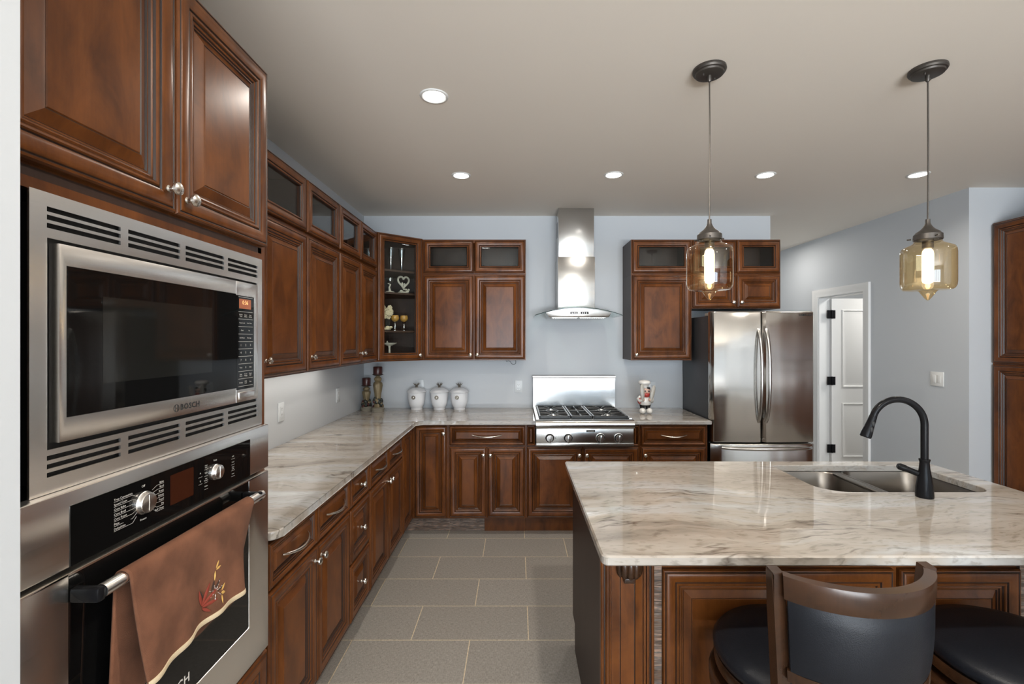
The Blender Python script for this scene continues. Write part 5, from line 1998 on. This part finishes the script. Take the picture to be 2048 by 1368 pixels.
# ------------------------------------------------------------------ bar stools
def bar_stool(x, y, rz_, label):
    t = thing('bar_stool', label, 'bar stool', (x, y, 0), rz_, 'bar stools at the island')
    bm = B(); lathe(bm, [(0.225, 0.622), (0.238, 0.632), (0.240, 0.648), (0.228, 0.664), (0.190, 0.673), (0.10, 0.678), (0.0005, 0.679)], seg=48); o = mesh_obj('seat_cushion', bm, 'leather', t, 60); o['label'] = 'round black leather seat cushion'
    bm = B(); lathe(bm, [(0.205, 0.585), (0.230, 0.585), (0.236, 0.590), (0.238, 0.615), (0.234, 0.6215), (0.205, 0.6215)], seg=48); mesh_obj('seat_rim', bm, 'stoolwood', t, 40)
    bm = B(); lathe(bm, [(0.110, 0.562), (0.110, 0.5845)], seg=24); mesh_obj('swivel_plate', bm, 'blackmetal', t)
    bm = B(); lathe(bm, [(0.19, 0.515), (0.243, 0.515), (0.250, 0.520), (0.252, 0.555), (0.246, 0.5615), (0.19, 0.5615)], seg=48); mesh_obj('lower_ring', bm, 'stoolwood', t, 40)
    for k in range(4):
        a = PI / 4 + k * PI / 2
        bm = B()
        p0 = Vector((0.190 * math.cos(a), 0.190 * math.sin(a), 0.516)); p1 = Vector((0.225 * math.cos(a), 0.225 * math.sin(a), 0.0))
        hw0, hw1 = 0.021, 0.016
        rings(bm, [[(p.x + sx_ * h_, p.y + sy_ * h_, p.z) for sx_, sy_ in ((-1, -1), (1, -1), (1, 1), (-1, 1))] for p, h_ in ((p0, hw0), (p1, hw1))], 0, True, True, True)
        mesh_obj('leg', bm, 'stoolwood', t)
    bm = B()
    tube(bm, [(0.222 * math.cos(2 * PI * k / 40), 0.222 * math.sin(2 * PI * k / 40), 0.20) for k in range(41)], 0.011, 8)
    mesh_obj('footrest', bm, 'nickel', t)

    # curved back: depth as a function of the sideways position
    def back_pt(u, z):
        """u -1..1 across the back, z height -> local x, y"""
        k = (z - 0.585) / 0.40
        hw = 0.174 + 0.024 * k
        yb_ = -0.178 - 0.006 * k
        bulge = (0.098 + 0.010 * k) * max(0.0, 1 - u * u) ** 0.75
        return (hw * u, yb_ - bulge)

    def sheet(name, z0, z1, u0, u1, thick, mat, puff=0.0, n=26, m=10, smooth=50, lab=None, top_sag=0.0):
        bm = B()
        fro, bac = [], []
        for j in range(m + 1):
            fz = j / m
            rf, rb = [], []
            for i in range(n + 1):
                u = u0 + (u1 - u0) * i / n
                z = z0 + (z1 - z0) * fz
                pf_ = max(0.0, math.sin(PI * i / n) * math.sin(PI * fz)) ** 0.5 if puff else 0
                x, y_ = back_pt(u, z)
                nx, ny = -u * 0.55, -1.0
                ln = math.hypot(nx, ny)
                nx, ny = nx / ln * (-1), ny / ln
                th = thick / 2 + puff * pf_
                rf.append((x + nx * th, y_ + ny * th, z)); rb.append((x - nx * th, y_ - ny * th, z))
            fro.append(rf); bac.append(rb)
        vf = [[bm.verts.new(p) for p in r_] for r_ in fro]
        vb = [[bm.verts.new(p) for p in r_] for r_ in bac]
        for j in range(m):
            for i in range(n):
                bm.faces.new((vf[j][i], vf[j][i + 1], vf[j + 1][i + 1], vf[j + 1][i]))
                bm.faces.new((vb[j][i + 1], vb[j][i], vb[j + 1][i], vb[j + 1][i + 1]))
        for i in range(n):
            bm.faces.new((vf[0][i + 1], vf[0][i], vb[0][i], vb[0][i + 1]))
            bm.faces.new((vf[m][i], vf[m][i + 1], vb[m][i + 1], vb[m][i]))
        for j in range(m):
            bm.faces.new((vf[j][0], vf[j + 1][0], vb[j + 1][0], vb[j][0]))
            bm.faces.new((vf[j + 1][n], vf[j][n], vb[j][n], vb[j + 1][n]))
        o = mesh_obj(name, bm, mat, t, smooth)
        if lab:
            o['label'] = lab
        return o

    sheet('top_rail', 0.932, 0.990, -0.955, 0.955, 0.026, 'stoolwood', 0.004, m=6)
    sheet('back_cushion', 0.756, 0.933, -0.93, 0.93, 0.022, 'leather', 0.013, lab='padded black leather back')
    sheet('lower_rail', 0.728, 0.756, -0.955, 0.955, 0.024, 'stoolwood', 0.0, m=3)
    for sx_ in (-1, 1):
        bm = B()
        loops = []
        for z, g in ((0.517, 1.0), (0.62, 1.0), (0.75, 0.95), (0.90, 0.95), (0.984, 0.95), (0.990, 0.8)):
            x, y_ = back_pt(sx_, z)
            hx, hy_ = 0.0165 * g, 0.017 * g
            loops.append([(x - hx, y_ - hy_, z), (x + hx, y_ - hy_, z), (x + hx, y_ + hy_, z + 0.004), (x - hx, y_ + hy_, z + 0.004)])
        rings(bm, loops, 0, True, True, True)
        bmesh.ops.bevel(bm, geom=[e_ for e_ in bm.edges if abs((e_.verts[0].co - e_.verts[1].co).z) > 0.02], offset=0.004, segments=2, affect='EDGES')
        mesh_obj('back_post', bm, 'stoolwood', t)
    # brackets that tie the back to the seat rim
    bm = B()
    for sx_ in (-1, 1):
        x, y_ = back_pt(sx_, 0.60)
        tube(bm, [(x, y_, 0.603), (x * 0.95, y_ + 0.03, 0.603)], 0.012, 8)
    mesh_obj('back_bracket', bm, 'stoolwood', t)
    return t


bar_stool(0.830, 1.346, math.radians(3), 'bar stool with curved leather back in front of the island panel')
bar_stool(1.478, 1.345, math.radians(35), 'bar stool cut off at the right edge, only its seat showing')
